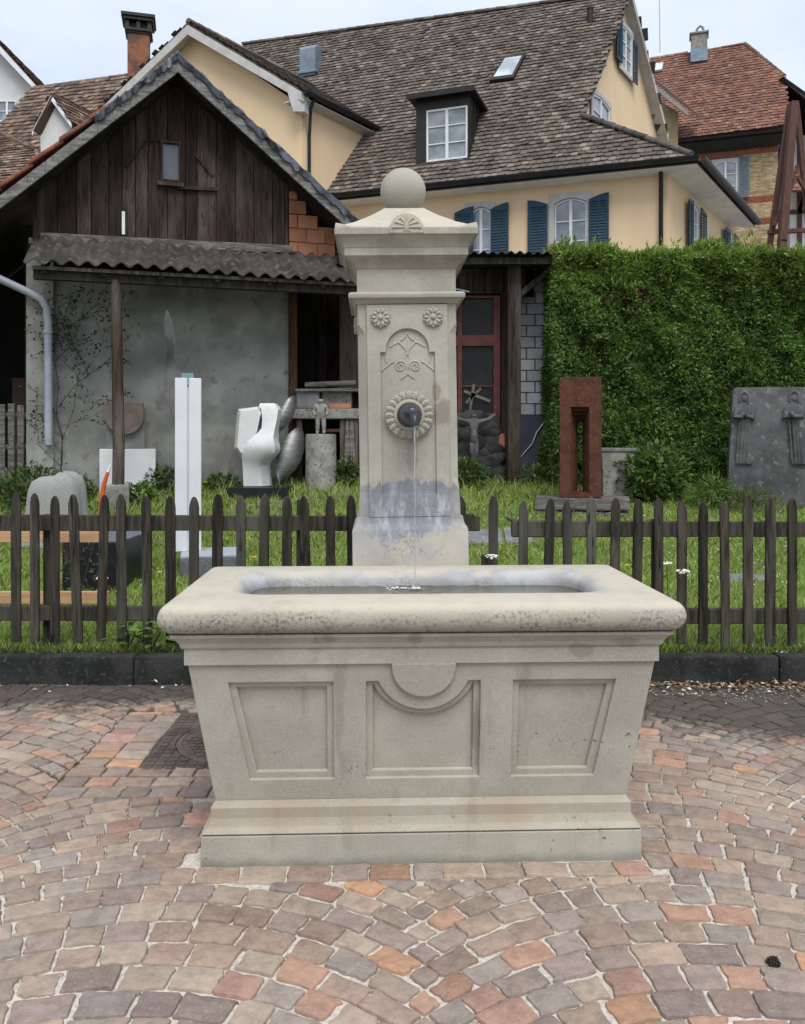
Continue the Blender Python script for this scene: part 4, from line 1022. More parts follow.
b = MB(CF.M); b.tube([(-.16,0,1.312),(-.1,0,1.6),(.06,0,1.75),(.2,0,1.65),(.22,0,1.53)], .07, 8); b.build('chimney_pipe', m_vent, bh, smooth=40)
q4 = [on3(*q, e0, e1, k1) for q in ((655,72),(662,71),(663.5,64),(656,65))]; rn_ = (e1-e0).cross(k1-e0).normalized(); rn_ = rn_ if rn_.z > 0 else -rn_
b = MB(); b.prism(q4, rn_*.12); b.build('skylight', M_glass('sky_pane_b', (.32,.36,.38), .15), bh, smooth=0)
# rusty braced timber frame standing in front of the brick house
tf = thing('timber_trestle', 'reddish brown braced timber trestle rising in front of the brick house', 'frame', P(782, 300, 34)*1.0, 0)
tf.location.z = 0; WM[tf.name] = Matrix.Translation(tf.location)
m_rb = M_plain('brown_painted_timber', (.125,.058,.042), (.065,.034,.028), 5, .8, 40, .3, .004, stretch=(6,6,.6))
def beam(a, c, w, name='brace'):
    b = MB(); a, c = Vector(a), Vector(c); d_ = (c-a).normalized(); u_ = d_.cross(Vector((0,1,0))).normalized()*w; v_ = Vector((0,1,0))*w
    b.loft([[o+u_+v_, o-u_+v_, o-u_-v_, o+u_-v_] for o in (a, c)]); b.build(name, m_rb, tf, smooth=0, bevel=.015, segs=1)
beam(P(794,102,34), P(782,242,34), .15, 'post'); beam(P(790,104,34.4), P(770,244,34.6), .10); beam(P(796,104,34.3), P(811,244,34.6), .10)
beam(P(768,232,34.5), P(815,230,34.5), .09, 'rail'); beam(P(774,226,34.3), P(796,176,34.3), .07); beam(P(797,176,34.3), P(815,206,34.3), .07)
beam(P(782,240,34), P(781,442,34), .15, 'post'); beam(P(770,243,34.6), P(769,442,34.6), .10, 'post'); beam(P(811,243,34.6), P(811,442,34.6), .10, 'post')
# half-timbered house end at the frame's edge
hw = thing('half_timbered_house', 'white house end with brown beams and a low red roof at the right edge', 'house', (P(810,442,44).x, 44, 0), 0)
b = MB(); b.prism([P(790,442,43.5)*1.0, P(850,442,43.5), P(850,120,43.5), P(790,140,43.5)], (0,3,0)); b.build('wall', m_whitewall, hw, smooth=0)
b = MB()
for a, c in (((800,140),(800,300)), ((790,212),(850,208)), ((812,140),(812,300)), ((800,210),(812,170))):
    a, c = P(*a, 43.4), P(*c, 43.4); d_ = (c-a).normalized(); u_ = Vector((d_.z,0,-d_.x))*.11
    b.prism([a+u_, c+u_, c-u_, a-u_], (0,.09,0))
b.build('beams', m_rb, hw, smooth=0)
b = MB(); tiles(b, [P(787,191,41.65), P(840,189,41.65), P(840,163,43.4), P(797,166,43.4)], RED, .25, .2, dirx=(1,0,0)); b.build('lower_roof', m_tile, hw, smooth=0)
b = MB(); b.prism([P(783,76,42), P(845,120,41), P(845,132,41), P(787,84,42)], (0,6,0)); b.build('verge', m_sheet, hw, smooth=0)

# ------------------------------------------------------------------ neighbours on the left
nh = thing('brown_roofed_house', 'house with a weathered brown tile roof and a small white dormer behind the barn', 'house', (-10.5, 34, 0), 0)
a0, a1 = P(33, 89, 36.5), P(185, 68, 33.9); c0, c1 = P(-60, 200, 32.0), P(190, 188, 28.5)
BRN2 = [s(112,94,82), s(128,108,94), s(98,82,74), s(140,122,108), s(88,74,68), s(120,98,84)]
b = MB(); tiles(b, [c0, c1, a1, a0], BRN2, .26, .28, dirx=a1-a0); ridge_tiles(b, a0, a1, BRN2, .4, .12); nroof = b.build('roof', m_tile, nh, smooth=0)
b = MB(); b.prism([c0+Vector((0,1.5,-.4)), c1+Vector((0,1.5,-.4)), Vector((c1.x,c1.y+1.5,0)), Vector((c0.x,c0.y+1.5,0))], (0,.4,0)); b.prism([c0+Vector((0,2,-.5)), a0+Vector((0,-.1,-.1)), Vector((a0.x,a0.y,0)), Vector((c0.x,c0.y+2,0))], (.4,.1,0)); b.build('wall', m_whitewall, nh, smooth=0)
dap, dl, dr = P(54, 97, 31.6), P(35, 133, 31.5), P(74, 125, 31.5)
b = MB(); b.prism([P(40,128,31.55), P(41,160,31.55), P(72,160,31.55), P(71,121,31.55), P(54.5,102,31.6)], (0,2.5,0)); b.build('dormer', m_whitewall, nh, smooth=0)
b = MB(); back = Vector((1.6,3.2,0))
for q in (dl, dr): tiles(b, [q+Vector((0,-.25,0)), q+back+Vector((0,0,0)), dap+back, dap+Vector((0,-.25,0))], BRN2, .22, .2, dirx=back)
b.build('dormer_roof', m_tile, nh, smooth=0)
b = MB()
for q in (dl, dr): b.prism([dap+Vector((0,-.26,-.02)), q+Vector((0,-.26,-.02)), q+Vector((0,-.26,-.2)), dap+Vector((0,-.26,-.24))], (0,.06,0))
b.build('dormer_bargeboard', m_white, nh, smooth=0)
q = P(139, 80, 32.0); CF = Frame(q.x, q.y, R(14), 0)
b = MB(CF.M)
zc = lambda y_: EYE+(HYP-y_)/FPX*32
b.box(-.40,.40,-.35,.35, 9, zc(36)); ch = b.build('chimney', M_plain('chimney_brick', (.26,.105,.062), (.10,.06,.045), 2.2, .9, 40, .4, .006, contrast=(.35,.6)), nh, smooth=0, bevel=.02, segs=1)
b = MB(CF.M)
for (w_, ya, yb) in ((.44,38,36),(.50,36,33),(.56,26,23),(.62,23,19.5)): b.box(-w_,w_,-w_*.9,w_*.9, zc(ya)+.003, zc(yb))
for sx in (-1,0,1):
    for sy in (-1,1): b.box(sx*.4-.08, sx*.4+.08, sy*.34-.08, sy*.34+.08, zc(33)+.002, zc(26)+.005)
b.box(-.3,.3,-.26,.26,zc(33),zc(26)); b.build('chimney_cap', m_conc if False else m_sheet, ch, smooth=0, bevel=.012, segs=1)
# low brown roof at the very left
lh = thing('low_tiled_roof_house', 'lower brown tiled house roof at the left edge below the white gable', 'house', (P(-20,442,27).x, 28, 0), 0)
A_, B_, C_ = P(-80,190,25.5), P(44,178,26.0), P(2,134,29)
D_ = on3(36,150,A_,B_,C_); E_ = on3(-80,118,A_,B_,C_)
b = MB(); tiles(b, [A_, B_, D_, C_, E_], BRN2, .24, .22, dirx=B_-A_); ridge_tiles(b, D_, C_, BRN2, .35, .11); ridge_tiles(b, B_, D_, BRN2, .35, .08); b.build('roof', m_tile, lh, smooth=0)
b = MB(); b.prism([A_+Vector((0,.5,-.2)), B_+Vector((-.2,.5,-.2)), Vector((B_.x-.2,B_.y+.5,0)), Vector((A_.x,A_.y+.5,0))], (0,.4,0)); b.build('wall', m_whitewall, lh, smooth=0)
wh = thing('white_gabled_house', 'white rendered house gable with a small window at the far left edge', 'house', (P(-20,442,38).x, 38, 0), 0)
b = MB(); b.prism([P(34,86,38), P(-22,25,38), P(-80,86,38), P(-80,442,38), P(34,442,38)], (0,8,0)); b.build('wall', m_whitewall, wh, smooth=0)
b = MB()
for q in (P(42,90,37.5), P(-86,90,37.5)): tiles(b, [P(-22,19,37.5), q, q+Vector((0,9,0)), P(-22,19,37.5)+Vector((0,9,0))], BRN2, .3, .3, dirx=(0,1,0), th=.05)
b.build('roof', m_tile, wh, smooth=0)
b = MB()
for q in (P(40,90,37.5), P(-84,90,37.5)): b.prism([P(-22,22,37.45), q, q+dn*.25, P(-22,22,37.45)+dn*.35], (0,.06,0))
b.build('bargeboard', m_white, wh, smooth=0)
window(wh, basis((0,37.93,0),(1,0,0),(0,-1,0)), P(-2,0,38).x, P(17,0,38).x, P(0,122,38).z, P(0,101,38).z, 0, 2, 2, m_white, None)

# ------------------------------------------------------------------ the old barn
BF = Frame(-5.2, 12.0, R(16))
bn = thing('barn', 'old barn with blackened board gable, grey rendered wall and corrugated porch roof', 'barn', BF.w(2,0,gz(12.5)), R(16))
bxz = lambda px, py, yl=0: (lambda v: (v.x, v.z))(BF.hit(px, py, yl))
VY = -.55                                  # verge plane
apx, apz = bxz(178, 58, VY); lfx, lfz = bxz(0, 194, VY); rfx, rfz = bxz(354, 221, VY)
sl_ = (apz-lfz)/(apx-lfx); sr_ = (apz-rfz)/(rfx-apx)
roofz = lambda x: apz - (sl_*(apx-x) if x < apx else sr_*(x-apx))
wx1_ = bxz(289, 240)[0]; wxe = bxz(336, 240)[0]
b = MB(BF.M); xx = -.02; zlo = bxz(43, 236)[1]
while xx < wx1_-.02:
    w_ = min(random.uniform(.17,.30), wx1_-xx); x2 = xx+w_-.012; v_ = random.uniform(.6,1.5); dy = random.uniform(0,.012)
    pts_ = [(xx, dy, zlo), (x2, dy, zlo), (x2, dy, roofz(x2)-.12)] + ([(apx, dy, apz-.12)] if xx < apx < x2 else []) + [(xx, dy, roofz(xx)-.12)]
    b.prism(pts_, (0,.03,0), (v_, v_*random.uniform(.9,1), v_*random.uniform(.82,.98))); xx += w_
b.prism([(0,.06,zlo),(wx1_,.06,zlo),(wx1_,.06,roofz(wx1_)-.16),(apx,.06,apz-.16),(0,.06,roofz(0)-.16)], (0,.02,0), (.3,.3,.3))  # darkened backing sheet added so no bright slits show between boards
b.build('board_gable', m_boards, bn, smooth=0)
b = MB(BF.M); z0w = .3
b.box(bxz(28,400)[0], wx1_, .06, .36, z0w, zlo-.02); b.build('rendered_wall', m_plaster_barn, bn, smooth=0)
b = MB(BF.M); b.box(bxz(28,400)[0]-.02, bxz(54,400)[0], -.04, .055, z0w, zlo-.35); b.build('wall_pilaster', m_plaster_barn, bn, smooth=0, bevel=.01, segs=1)
# hollow clay block corner
b = MB(BF.M); zz = bxz(300,256)[1]; r_ = 0
b.box(wx1_+.012, wxe-.01, .02, .3, zz, roofz(wxe)-.12, (.75,.8,.85))
while zz < roofz(wx1_+.1)-.2:
    xx = wx1_+.005
    for w_ in ((.28,.30,.3) if r_%2 else (.14,.32,.3)):
        x2 = min(xx+w_, wxe-.005)
        if x2-xx > .05 and roofz(x2)-.1 > zz+.1: b.box(xx, x2-.014, .0, .2, zz, min(zz+.205, roofz(x2)-.1), (lambda k: (k,k*random.uniform(.9,1.05),k*.95))(random.uniform(.75,1.1)))
        xx += w_
    zz += .22; r_ += 1
b.build('clay_block_wall', m_terra, bn, smooth=0, bevel=.006, segs=1)
# battens, sill beam, window
b = MB(BF.M); (xa, za), (xb, zb) = bxz(41,237), bxz(291,250)
b.loft([[(xa,-.09,za-.10),(xb,-.09,zb-.07),(xb,0,zb-.07),(xa,0,za-.10)],[(xa,-.09,za+.05),(xb,-.09,zb+.05),(xb,0,zb+.05),(xa,0,za+.05)]], col=(1,1,1)); b.build('sill_beam', m_beam, bn, smooth=0, bevel=.01, rough=(.006,4,4))
def bar(pa, pb, w=.03, d=.03):
    b = MB(BF.M)
    a = Vector((bxz(*pa)[0],-d,bxz(*pa)[1])); c = Vector((bxz(*pb)[0],-d,bxz(*pb)[1])); u_ = (c-a).normalized(); v_ = Vector((-u_.z,0,u_.x))*w
    b.prism([a+v_, c+v_, c-v_, a-v_], (0,d,0), (.8,.75,.7)); b.build('batten', m_boards, bn, smooth=0)
bar((126,166),(145,141),.02); bar((145,141),(160,141),.012,.02); bar((196,156),(213,176),.018); bar((178,188),(217,190),.025,.05)
b = MB(BF.M); x_, z_ = bxz(123.5,224); b.box(x_-.022,x_+.022,-.03,0,z_-.16,z_+.18); b.build('white_strip', m_white, bn, smooth=0)
BB = basis(BF.w(0,0,0), BF.w(1,0,0)-BF.w(0,0,0), BF.w(0,-1,0)-BF.w(0,0,0))
(xa, za), (xb, zb) = bxz(160.5,182), bxz(181,143)
window(bn, BB @ Matrix.Translation((0,.055,0)), xa, xb, za, zb, 0, 1, 1, m_boards, None, glass=M_glass('dusty_glass', (.045,.052,.06), .3), fr=.035)
b = MB(BF.M); b.box(xa-.05, xb+.04, -.07, -.012, za-.06, za-.003, (1.6,1.6,1.6)); b.build('window_sill', m_boards, bn, smooth=0)
# roof
LEX = -3.4; rex = rfx+.05
def rpnt(x, y, dz=0): return BF.w(x, y, roofz(x)+dz)
b = MB(); OR_ = [s(132,84,68), s(118,78,66), s(150,98,78), s(100,74,66)]
tiles(b, [rpnt(LEX,VY+.22,.02), rpnt(LEX,8,.02), rpnt(apx,8,.02), rpnt(apx,VY+.22,.02)], OR_, .25, .3, th=.05, dirx=BF.w(0,1,0)-BF.w(0,0,0))
tiles(b, [rpnt(rex,VY+.22,.02), rpnt(rex,8,.02), rpnt(apx,8,.02), rpnt(apx,VY+.22,.02)], OR_, .25, .3, th=.04, dirx=BF.w(0,1,0)-BF.w(0,0,0))
b.build('roof', m_tile, bn, smooth=0)
b = MB()
for i in range(15):                        # rows of red verge tiles sticking up along the left slope
    if i in (8,9) : pass
    x0_ = apx-.35-.40*i; x1_ = x0_-.46; c = mulc(random.choice(OR_[:3]), random.uniform(.8,1.05)); d_ = random.uniform(-.02,.02)
    if i < 1: continue
    b.loft([[rpnt(x0_,VY+.10,.07+d_), rpnt(x0_,VY+.34,.07+d_), rpnt(x0_,VY+.34,.14+d_), rpnt(x0_,VY+.10,.14+d_)],[rpnt(x1_,VY+.08,.12+d_), rpnt(x1_,VY+.34,.12+d_), rpnt(x1_,VY+.34,.20+d_), rpnt(x1_,VY+.08,.20+d_)]], col=c)
b.build('verge_tile_row', m_tile, bn, smooth=0, bevel=.015, segs=1)
b = MB()
for xe_ in (LEX, rex):
    b.prism([rpnt(apx,VY,-.02), rpnt(xe_,VY,-.02), rpnt(xe_,VY,-.19), rpnt(apx,VY,-.20)], BF.w(0,.05,0)-BF.w(0,0,0))
b.build('bargeboard', m_verge, bn, smooth=0)
b = MB()
for xe_ in (LEX, rex): b.prism([rpnt(apx,VY+.054,-.13), rpnt(xe_,VY+.054,-.13), rpnt(xe_,7.9,-.13), rpnt(apx,7.9,-.13)], (0,0,-.03), (.7,.7,.7))
b.build('eaves_boards', m_boards, bn, smooth=0)
b = MB()                                   # crumpled lead flashing over the verge
for xs_, xe_, st in ((apx, bxz(95,112,VY)[0], -1), (apx-.05, rex+.03, 1)):
    n = 44; L_ = []
    for i in range(n+1):
        x_ = xs_+(xe_-xs_)*i/n; j = random.gauss(0,.024); j2 = random.gauss(0,.022)
        L_.append([BF.w(x_,VY-.035+j*.6,roofz(x_)-.04+j), BF.w(x_,VY-.04+j2,roofz(x_)+.07+j2), BF.w(x_,VY+.06,roofz(x_)+.115+j), BF.w(x_,VY+.30,roofz(x_)+.09+j2), BF.w(x_,VY+.30,roofz(x_)+.02)])
    b.loft(L_)
b.build('lead_flashing', m_lead, bn, smooth=40)
for i, x_ in enumerate((-2.6,)):           # near-black wall added to make the barn's open side a dark void
    b = MB(BF.M); b.prism([(-3.3,2.6,.3),(-.3,2.6,.3),(-.3,2.6,roofz(-.3)-.2),(-3.3,2.6,roofz(-3.3)-.2)],(0,.1,0)); b.box(-.30, -.2, .4, 2.6, .3, 4.7); b.box(-3.3,-.3,-.1,2.6,4.6,4.7) if False else None
    b.build('dark_void_wall', m_wall_dark, bn, smooth=0)
b = MB(BF.M); b.box(-.13, .02, -.02, .10, .4, roofz(0)-.15, (1,1,1)); b.build('corner_post', m_boards, bn, smooth=0, bevel=.008, segs=1)
# corrugated porch roof
PX0, PX1 = bxz(24,258,-1.1)[0], bxz(362,283,-1.1)[0]; pz0, pz1 = bxz(100,262,-1.1)[1]-.01, bxz(160,241,-.05)[1]-.03
b = MB(BF.M); n = 320; WLN = .215
top_, bot_ = [], []
def cz(x): 
    return .031*math.sin(2*math.pi*x/WLN)
rows_ = [(-1.16,pz0-.03),(-.75,pz0+(pz1-pz0)*.36),(-.35,pz0+(pz1-pz0)*.72),(-.02,pz1)]
for yy_, zz_ in rows_:
    for i in range(n+1):
        x_ = PX0+(PX1-PX0)*i/n; b.v.append(tuple(BF.M @ Vector((x_, yy_ + .012*math.sin(x_*3.1), zz_+cz(x_)+.018*math.sin(x_*1.3)))))
for yy_, zz_ in rows_[::-1]:
    for i in range(n+1):
        x_ = PX0+(PX1-PX0)*i/n; b.v.append(tuple(BF.M @ Vector((x_, yy_ + .012*math.sin(x_*3.1), zz_+cz(x_)+.018*math.sin(x_*1.3)-.018))))
k_ = n+1
for r_ in range(7):
    for i in range(n): b.f.append((r_*k_+i, r_*k_+i+1, (r_+1)*k_+i+1, (r_+1)*k_+i)); b.c.append((1,1,1))
for i in range(n): b.f.append((7*k_+i, 7*k_+i+1, i+1, i)); b.c.append((1,1,1))
b.build('corrugated_roof', m_eternit, bn, smooth=50)
b = MB(BF.M); b.box(PX0+.1, PX1-.05, -1.02, -.90, pz0-.24, pz0-.07, (1,1,1)); b.box(PX0+.1, PX1-.05, -1.10, -1.06, pz0-.13, pz0-.085, (2,2,2))
for x_ in np.arange(PX0+.2, PX1, .75): b.prism([(x_,-1.08,pz0-.085),(x_,0,pz1-.08),(x_,0,pz1-.18),(x_,-1.08,pz0-.17)], (.07,0,0), (.8,.8,.8))
b.box(bxz(28,300)[0], wx1_, -.02, .05, zlo-.42, zlo-.12, (.5,.5,.5))
b.build('porch_beam', m_dark, bn, smooth=0)
x_ = bxz(118,400,-.96)[0]
b = MB(BF.M); b.tube([(x_+.0,-.96,.62),(x_+.01,-.96,1.5),(x_-.012,-.96,2.6),(x_-.03,-.96,pz0-.2)], [.085,.08,.075,.07], 12, (1.8,1.75,1.7)); b.build('porch_post', m_boards, bn, smooth=60, rough=(.006,4,0))
b = MB(BF.M); b.box(x_-.15,x_+.15,-1.1,-.82,.5,.90); b.build('post_base', m_conc, bn, smooth=0, bevel=.02)
b = MB(BF.M); yd_ = -.14; q = lambda px, py: (bxz(px,py,yd_)[0], yd_, bxz(px,py,yd_)[1])
b.tube([q(-40,258), q(0,279), q(30,293), q(41,299), q(46.5,308), q(48,322), q(48.5,445)], .055, 12)
b.tube([q(48,330), q(48,333.5)], .068, 12)
b.build('downpipe', m_pvc, bn, smooth=60)
# recess right of the wall: dark boards and a timber post
b = MB(BF.M); xr0 = wx1_+.02; xx = xr0-.3
while xx < 6.9:
    w_ = random.uniform(.16,.3); v_ = random.uniform(.5,1.3); b.box(xx, xx+w_-.01, 1.02+random.uniform(0,.02), 1.06, .4, 5.0, (v_,v_*.97,v_*.93)); xx += w_
b.box(xr0-.3, 6.9, 1.1, 1.15, .4, 5.0, (.3,.3,.3)); b.build('recess_boards', m_boards, bn, smooth=0)  # dark sheet added behind the boards to black out their gaps
b = MB(BF.M); x_ = bxz(293,360)[0]; b.box(x_-.06, x_+.06, -.04, .10, .4, zlo, (2.0,1.2,.85)); b.build('recess_post', m_dark, bn, smooth=0, bevel=.008, segs=1)
b = MB(BF.M); b.box(xr0-.02, xr0+.04, .37, 1.0, .4, 4.6, (.7,.7,.7)); b.build('recess_side', m_boards, bn, smooth=0)

# ------------------------------------------------------------------ lean-to shed right of the barn
LF = Frame(0, 13.2, 0)
lt = thing('lean_to_shed', 'dark board lean-to shed with a red framed window and white block wall beside the hedge', 'shed', (1.2, 13.4, gz(13.2)), 0)
lx = lambda px, py, yl=0: (lambda v: (v.x, v.z))(LF.hit(px, py, yl))
XL = -1.0
b = MB(); za = lx(500,252,-.75)[1]
n = 150; l1 = []
for yy_, zz_ in ((12.45,za),(13.2,za+.08),(15.5,za+.3)):
    l1.append([(XL+(2.42-XL)*i/n, yy_, zz_+.022*math.sin(i*1.05)) for i in range(n+1)] + [(XL+(2.42-XL)*i/n, yy_, zz_-.014+.022*math.sin(i*1.05)) for i in range(n,-1,-1)])
b.loft(l1); b.build('roof', m_eternit, lt, smooth=50)
b = MB(LF.M); b.box(XL, 2.3, -.66, -.56, za-.16, za-.06, (.8,.8,.8)); b.box(2.16,2.3,-.55,2,za-.15,za-.05,(.7,.7,.7)); b.box(XL,2.3,-.1,0,za-.1,za+.05,(.6,.6,.6)); b.build('roof_beam', m_dark, lt, smooth=0)
xwa, zwb = lx(440,430); xwb, zwt = lx(500,296); xp0, xp1 = lx(507,300,-.3)[0], lx(520,300,-.3)[0]
b = MB(LF.M); xx = XL
while xx < 1.95:
    w_ = random.uniform(.18,.3); v_ = random.uniform(.9,1.5); b.box(xx, min(xx+w_-.008,1.95), -.01+random.uniform(0,.015), .03, zwt+.04, za, (v_,v_*.97,v_*.92)); xx += w_
b.box(xwb+.02, lx(509,300)[0], -.012, .03, .4, zwt+.038, (1.2,1.15,1.1)); b.box(XL, xwa-.02, -.012, .03, .4, zwt+.038, (.8,.8,.8))
b.box(XL, 2.1, .06, .09, zwt, za+.05, (.3,.3,.3)); b.build('board_wall', m_boards, lt, smooth=0)  # dark backing added behind the boards, gap shade put into its colour
LB = basis((0,13.19,0),(1,0,0),(0,-1,0))
x0_ = lx(458,300)[0]; zt2 = lx(480,345)[1]; zr = lx(480,338)[1]
x1_ = lx(497,300)[0]
w2 = MB(LB); w2.curve_slab([[(xwa,zwb),(xwb,zwb),(xwb,zwt),(xwa,zwt)], [(xwa+.06,zwb+.06),(x0_-.01,zwb+.06),(x0_-.01,zt2-.02),(xwa+.06,zt2-.02)], [(x0_+.06,zwb+.06),(x1_-.06,zwb+.06),(x1_-.06,zt2-.02),(x0_+.06,zt2-.02)], [(x0_+.06,zr+.04),(x1_-.06,zr+.04),(x1_-.06,zwt-.04),(x0_+.06,zwt-.04)], [(xwa+.06,zr+.04),(x0_-.01,zr+.04),(x0_-.01,zwt-.04),(xwa+.06,zwt-.04)]], .06, .004, TW @ Matrix.Translation((0,0,-.03)))
zm_ = lx(480,386)[1]; w2.box(x0_+.05,x1_-.05,-.02,.01,zm_-.012,zm_+.012)
wo = w2.build('window', m_redframe, lt, smooth=0)
p_ = MB(LB); p_.box(xwa+.03, xwb-.03, -.04, -.032, zwb+.03, zwt-.03); p_.build('pane', m_glass_dark, wo, smooth=0)
b = MB(LF.M); b.box(xp0, xp1, -.42, -.22, .5, za-.07, (1.25,1.2,1.15)); b.prism([(xp0-.35,-.3,za-.17),(xp0,-.3,za-.55),(xp0,-.3,za-.40),(xp0-.22,-.3,za-.17)], (0,.07,0), (1.2,1.2,1.1)) if False else None
b.prism([(xp1,-.36,za-.50),(xp1+.42,-.36,za-.16),(xp1+.55,-.36,za-.16),(xp1,-.36,za-.62)], (0,.08,0), (1.3,1.25,1.2)); b.build('post', m_boards, lt, smooth=0, bevel=.012, rough=(.006,4,4))
b = MB(); xa, xb = lx(517,300,.3)[0], 2.75; zs = lx(530,415,.3)[1]; zt_ = lx(530,286,.3)[1]
b.box(xa, xb, 13.54, 13.8, zs, zt_, (.35,.35,.36)); zz = zs; r_ = 0
while zz < zt_-.05:
    xx = xa - (.16 if r_%2 else 0.02)
    while xx < xb:
        x0q, x1q = max(xx,xa), min(xx+.315,xb)
        if x1q-x0q > .04: v_ = random.uniform(.8,1.1); b.box(x0q, x1q-.012, 13.5, 13.541, zz+.006, zz+.172, (v_,v_,v_))
        xx += .325
    zz += .182; r_ += 1
b.build('white_block_wall', m_brickw, lt, smooth=0, bevel=.005, segs=1)
b = MB(); b.box(xa, xb, 13.49, 13.82, .3, zs-.002); b.build('blue_base', m_bluebase, lt, smooth=0)
b = MB(); b.tube([P(545,421,13.48), P(537,432,13.47), P(532,444,13.47), P(525,452,13.47), P(517,462,13.47)], [.012,.012,.01,.008,.006], 6); b.build('dangling_cord', m_white, lt, smooth=60)
b = MB(LF.M); b.box(XL, 2.2, 2.4, 2.5, .3, za); b.box(xb-.06, xb, .6, 2.4, .3, za); b.build('rear_wall', m_wall_dark, lt, smooth=0)
b = MB(LF.M); x_, z_ = lx(499,440,-.03); b.box(x_-.09, x_+.09, -.08, -.013, z_-.14, z_+.1); b.build('clay_block', m_terra, lt, smooth=0, bevel=.01, segs=1)
# small tilted tin flap beside the pillar
b = MB(LF.M); (xa,za_), (xb,zb_) = lx(456,290,-.3), lx(468,294,-.3); b.prism([(xa-.3,-.55,za_+.02),(xb,-.55,zb_-.02),(xb,0,zb_+.06),(xa-.3,0,za_+.1)], (0,0,.02)); b.build('tin_flap', m_vent, lt, smooth=0)
# ------------------------------------------------------------------ sculptures and things on the lawn
def gat(px, py, h=0.0):                    # point over the lawn seen at a pixel, h above the ground
    d = 5.2
    while d < 13.4:
        p = P(px, py, d)
        if p.z <= gz(d) + h: return p
        d += .02
    return P(px, py, 13.3)
def dwn(p, e=.03): return Vector((p.x, p.y, gz(p.y)-e))
# white stele on a granite block
c = P(205.5, 572, 7.8); blk = thing('granite_block', 'rough grey granite block with a pale top under the white stele', 'stone block', (c.x, c.y+.2, gz(7.9)))
hw_ = 59/2*7.8/FPX; bt = P(0, 556, 7.8).z
b = MB(); b.box(c.x-hw_, c.x+hw_, 7.8, 8.45, .10, bt-.012); b.build('block', m_granite, blk, smooth=40, bevel=.012, rough=(.012,6,7))
b = MB(); b.box(c.x-hw_+.004, c.x+hw_-.004, 7.80, 8.446, bt-.014, bt); b.build('pale_top', m_graniteT, blk, smooth=0)  # top layer in a paler colour than the block
dS = 8.12; xs0, xs1 = P(172.5,0,dS).x, P(198,0,dS).x; zt_ = P(0,378,dS).z; xm = (xs0+xs1)/2
st = thing('white_stele', 'tall white rectangular stele with a thin central groove and a green glass piece on top', 'sculpture', (xm, dS+.11, bt))
b = MB(); b.box(xs0, xm-.009, dS, dS+.22, bt, zt_); b.box(xm+.009, xs1, dS, dS+.22, bt, zt_); b.box(xm-.0095, xm+.0095, dS+.018, dS+.2, bt, zt_-.07); b.build('shaft', m_whitecoat, st, smooth=0, bevel=.004, segs=1)
b = MB(); b.box(xm-.06, xm+.05, dS+.08, dS+.11, zt_+.001, zt_+.055); b.box(xm-.008, xm+.008, dS+.005, dS+.17, zt_-.068, zt_+.04); b.build('glass_piece', M_glass('green_glass', (.10,.19,.19), .1), st, smooth=0)
def face(o, k=1.0): o.rotation_euler.z = -math.atan2(o.location.x, o.location.y)*k
face(blk); face(st)
# twisted blade
d_ = 11.5; b = MB(); pth = [(167,310,1,.02),(168,320,6,.05),(170,335,8,.07),(171,346,5,.08),(170,356,3,.09),(171,366,8,.10),(175,378,18,.10),(180,392,30,.08),(184,408,27,.04),(187,430,24,-.02),(187,486,22,-.05)]
lps = []
for px, py, w_, dp in pth:
    p = P(px, py, d_); ww = w_/2*d_/FPX
    lps.append([p+Vector((-ww,-dp,0)), p+Vector((0,-.012+dp*.25,0)), p+Vector((ww,dp,0)), p+Vector((0,.012+dp*.25,0))])
b.loft(lps); o = b.build('twisted_sculpture', m_steel_dull, smooth=70); tag(o, 'slender twisted grey steel blade rising behind the white stele', 'sculpture')
# disc stone on white plinth
d_ = 12.0; c = P(123, 486, d_); ds = thing('disc_sculpture', 'brown half-disc stone on a grey slab and white plinth behind the porch post', 'sculpture', (c.x, d_+.2, gz(d_)))
sc_ = d_/FPX
b = MB(); b.box(P(96.5,0,d_).x, P(150,0,d_).x, d_, d_+.5, gz(d_)-.1, P(0,449,d_).z); b.build('plinth', m_white, ds, smooth=0, bevel=.006, segs=1)
b = MB(); z0 = P(0,449,d_).z; b.prism([Vector((P(103,0,d_).x,d_+.14,z0)),Vector((P(140,0,d_).x,d_+.14,z0)),Vector((P(139,0,d_).x,d_+.14,P(0,402,d_).z)),Vector((P(102,0,d_).x,d_+.14,P(0,402,d_).z))],(0,.16,0)); b.build('slab', m_greystone, ds, smooth=0, bevel=.008, segs=1)
b = MB(); ctr = P(120, 416, d_); r_ = 18.5*sc_
pl = [(r_*math.cos(R(a)), r_*math.sin(R(a))) for a in range(-180,1,8)] + [(r_*.98, .2), (-r_*.98, .2)]
b.prism([Vector((ctr.x+x_, d_+.06, ctr.z+z_)) for x_, z_ in pl], (0,.078,0)); b.build('half_disc', m_pinkstone, ds, smooth=30, bevel=.006, segs=1)
face(ds)
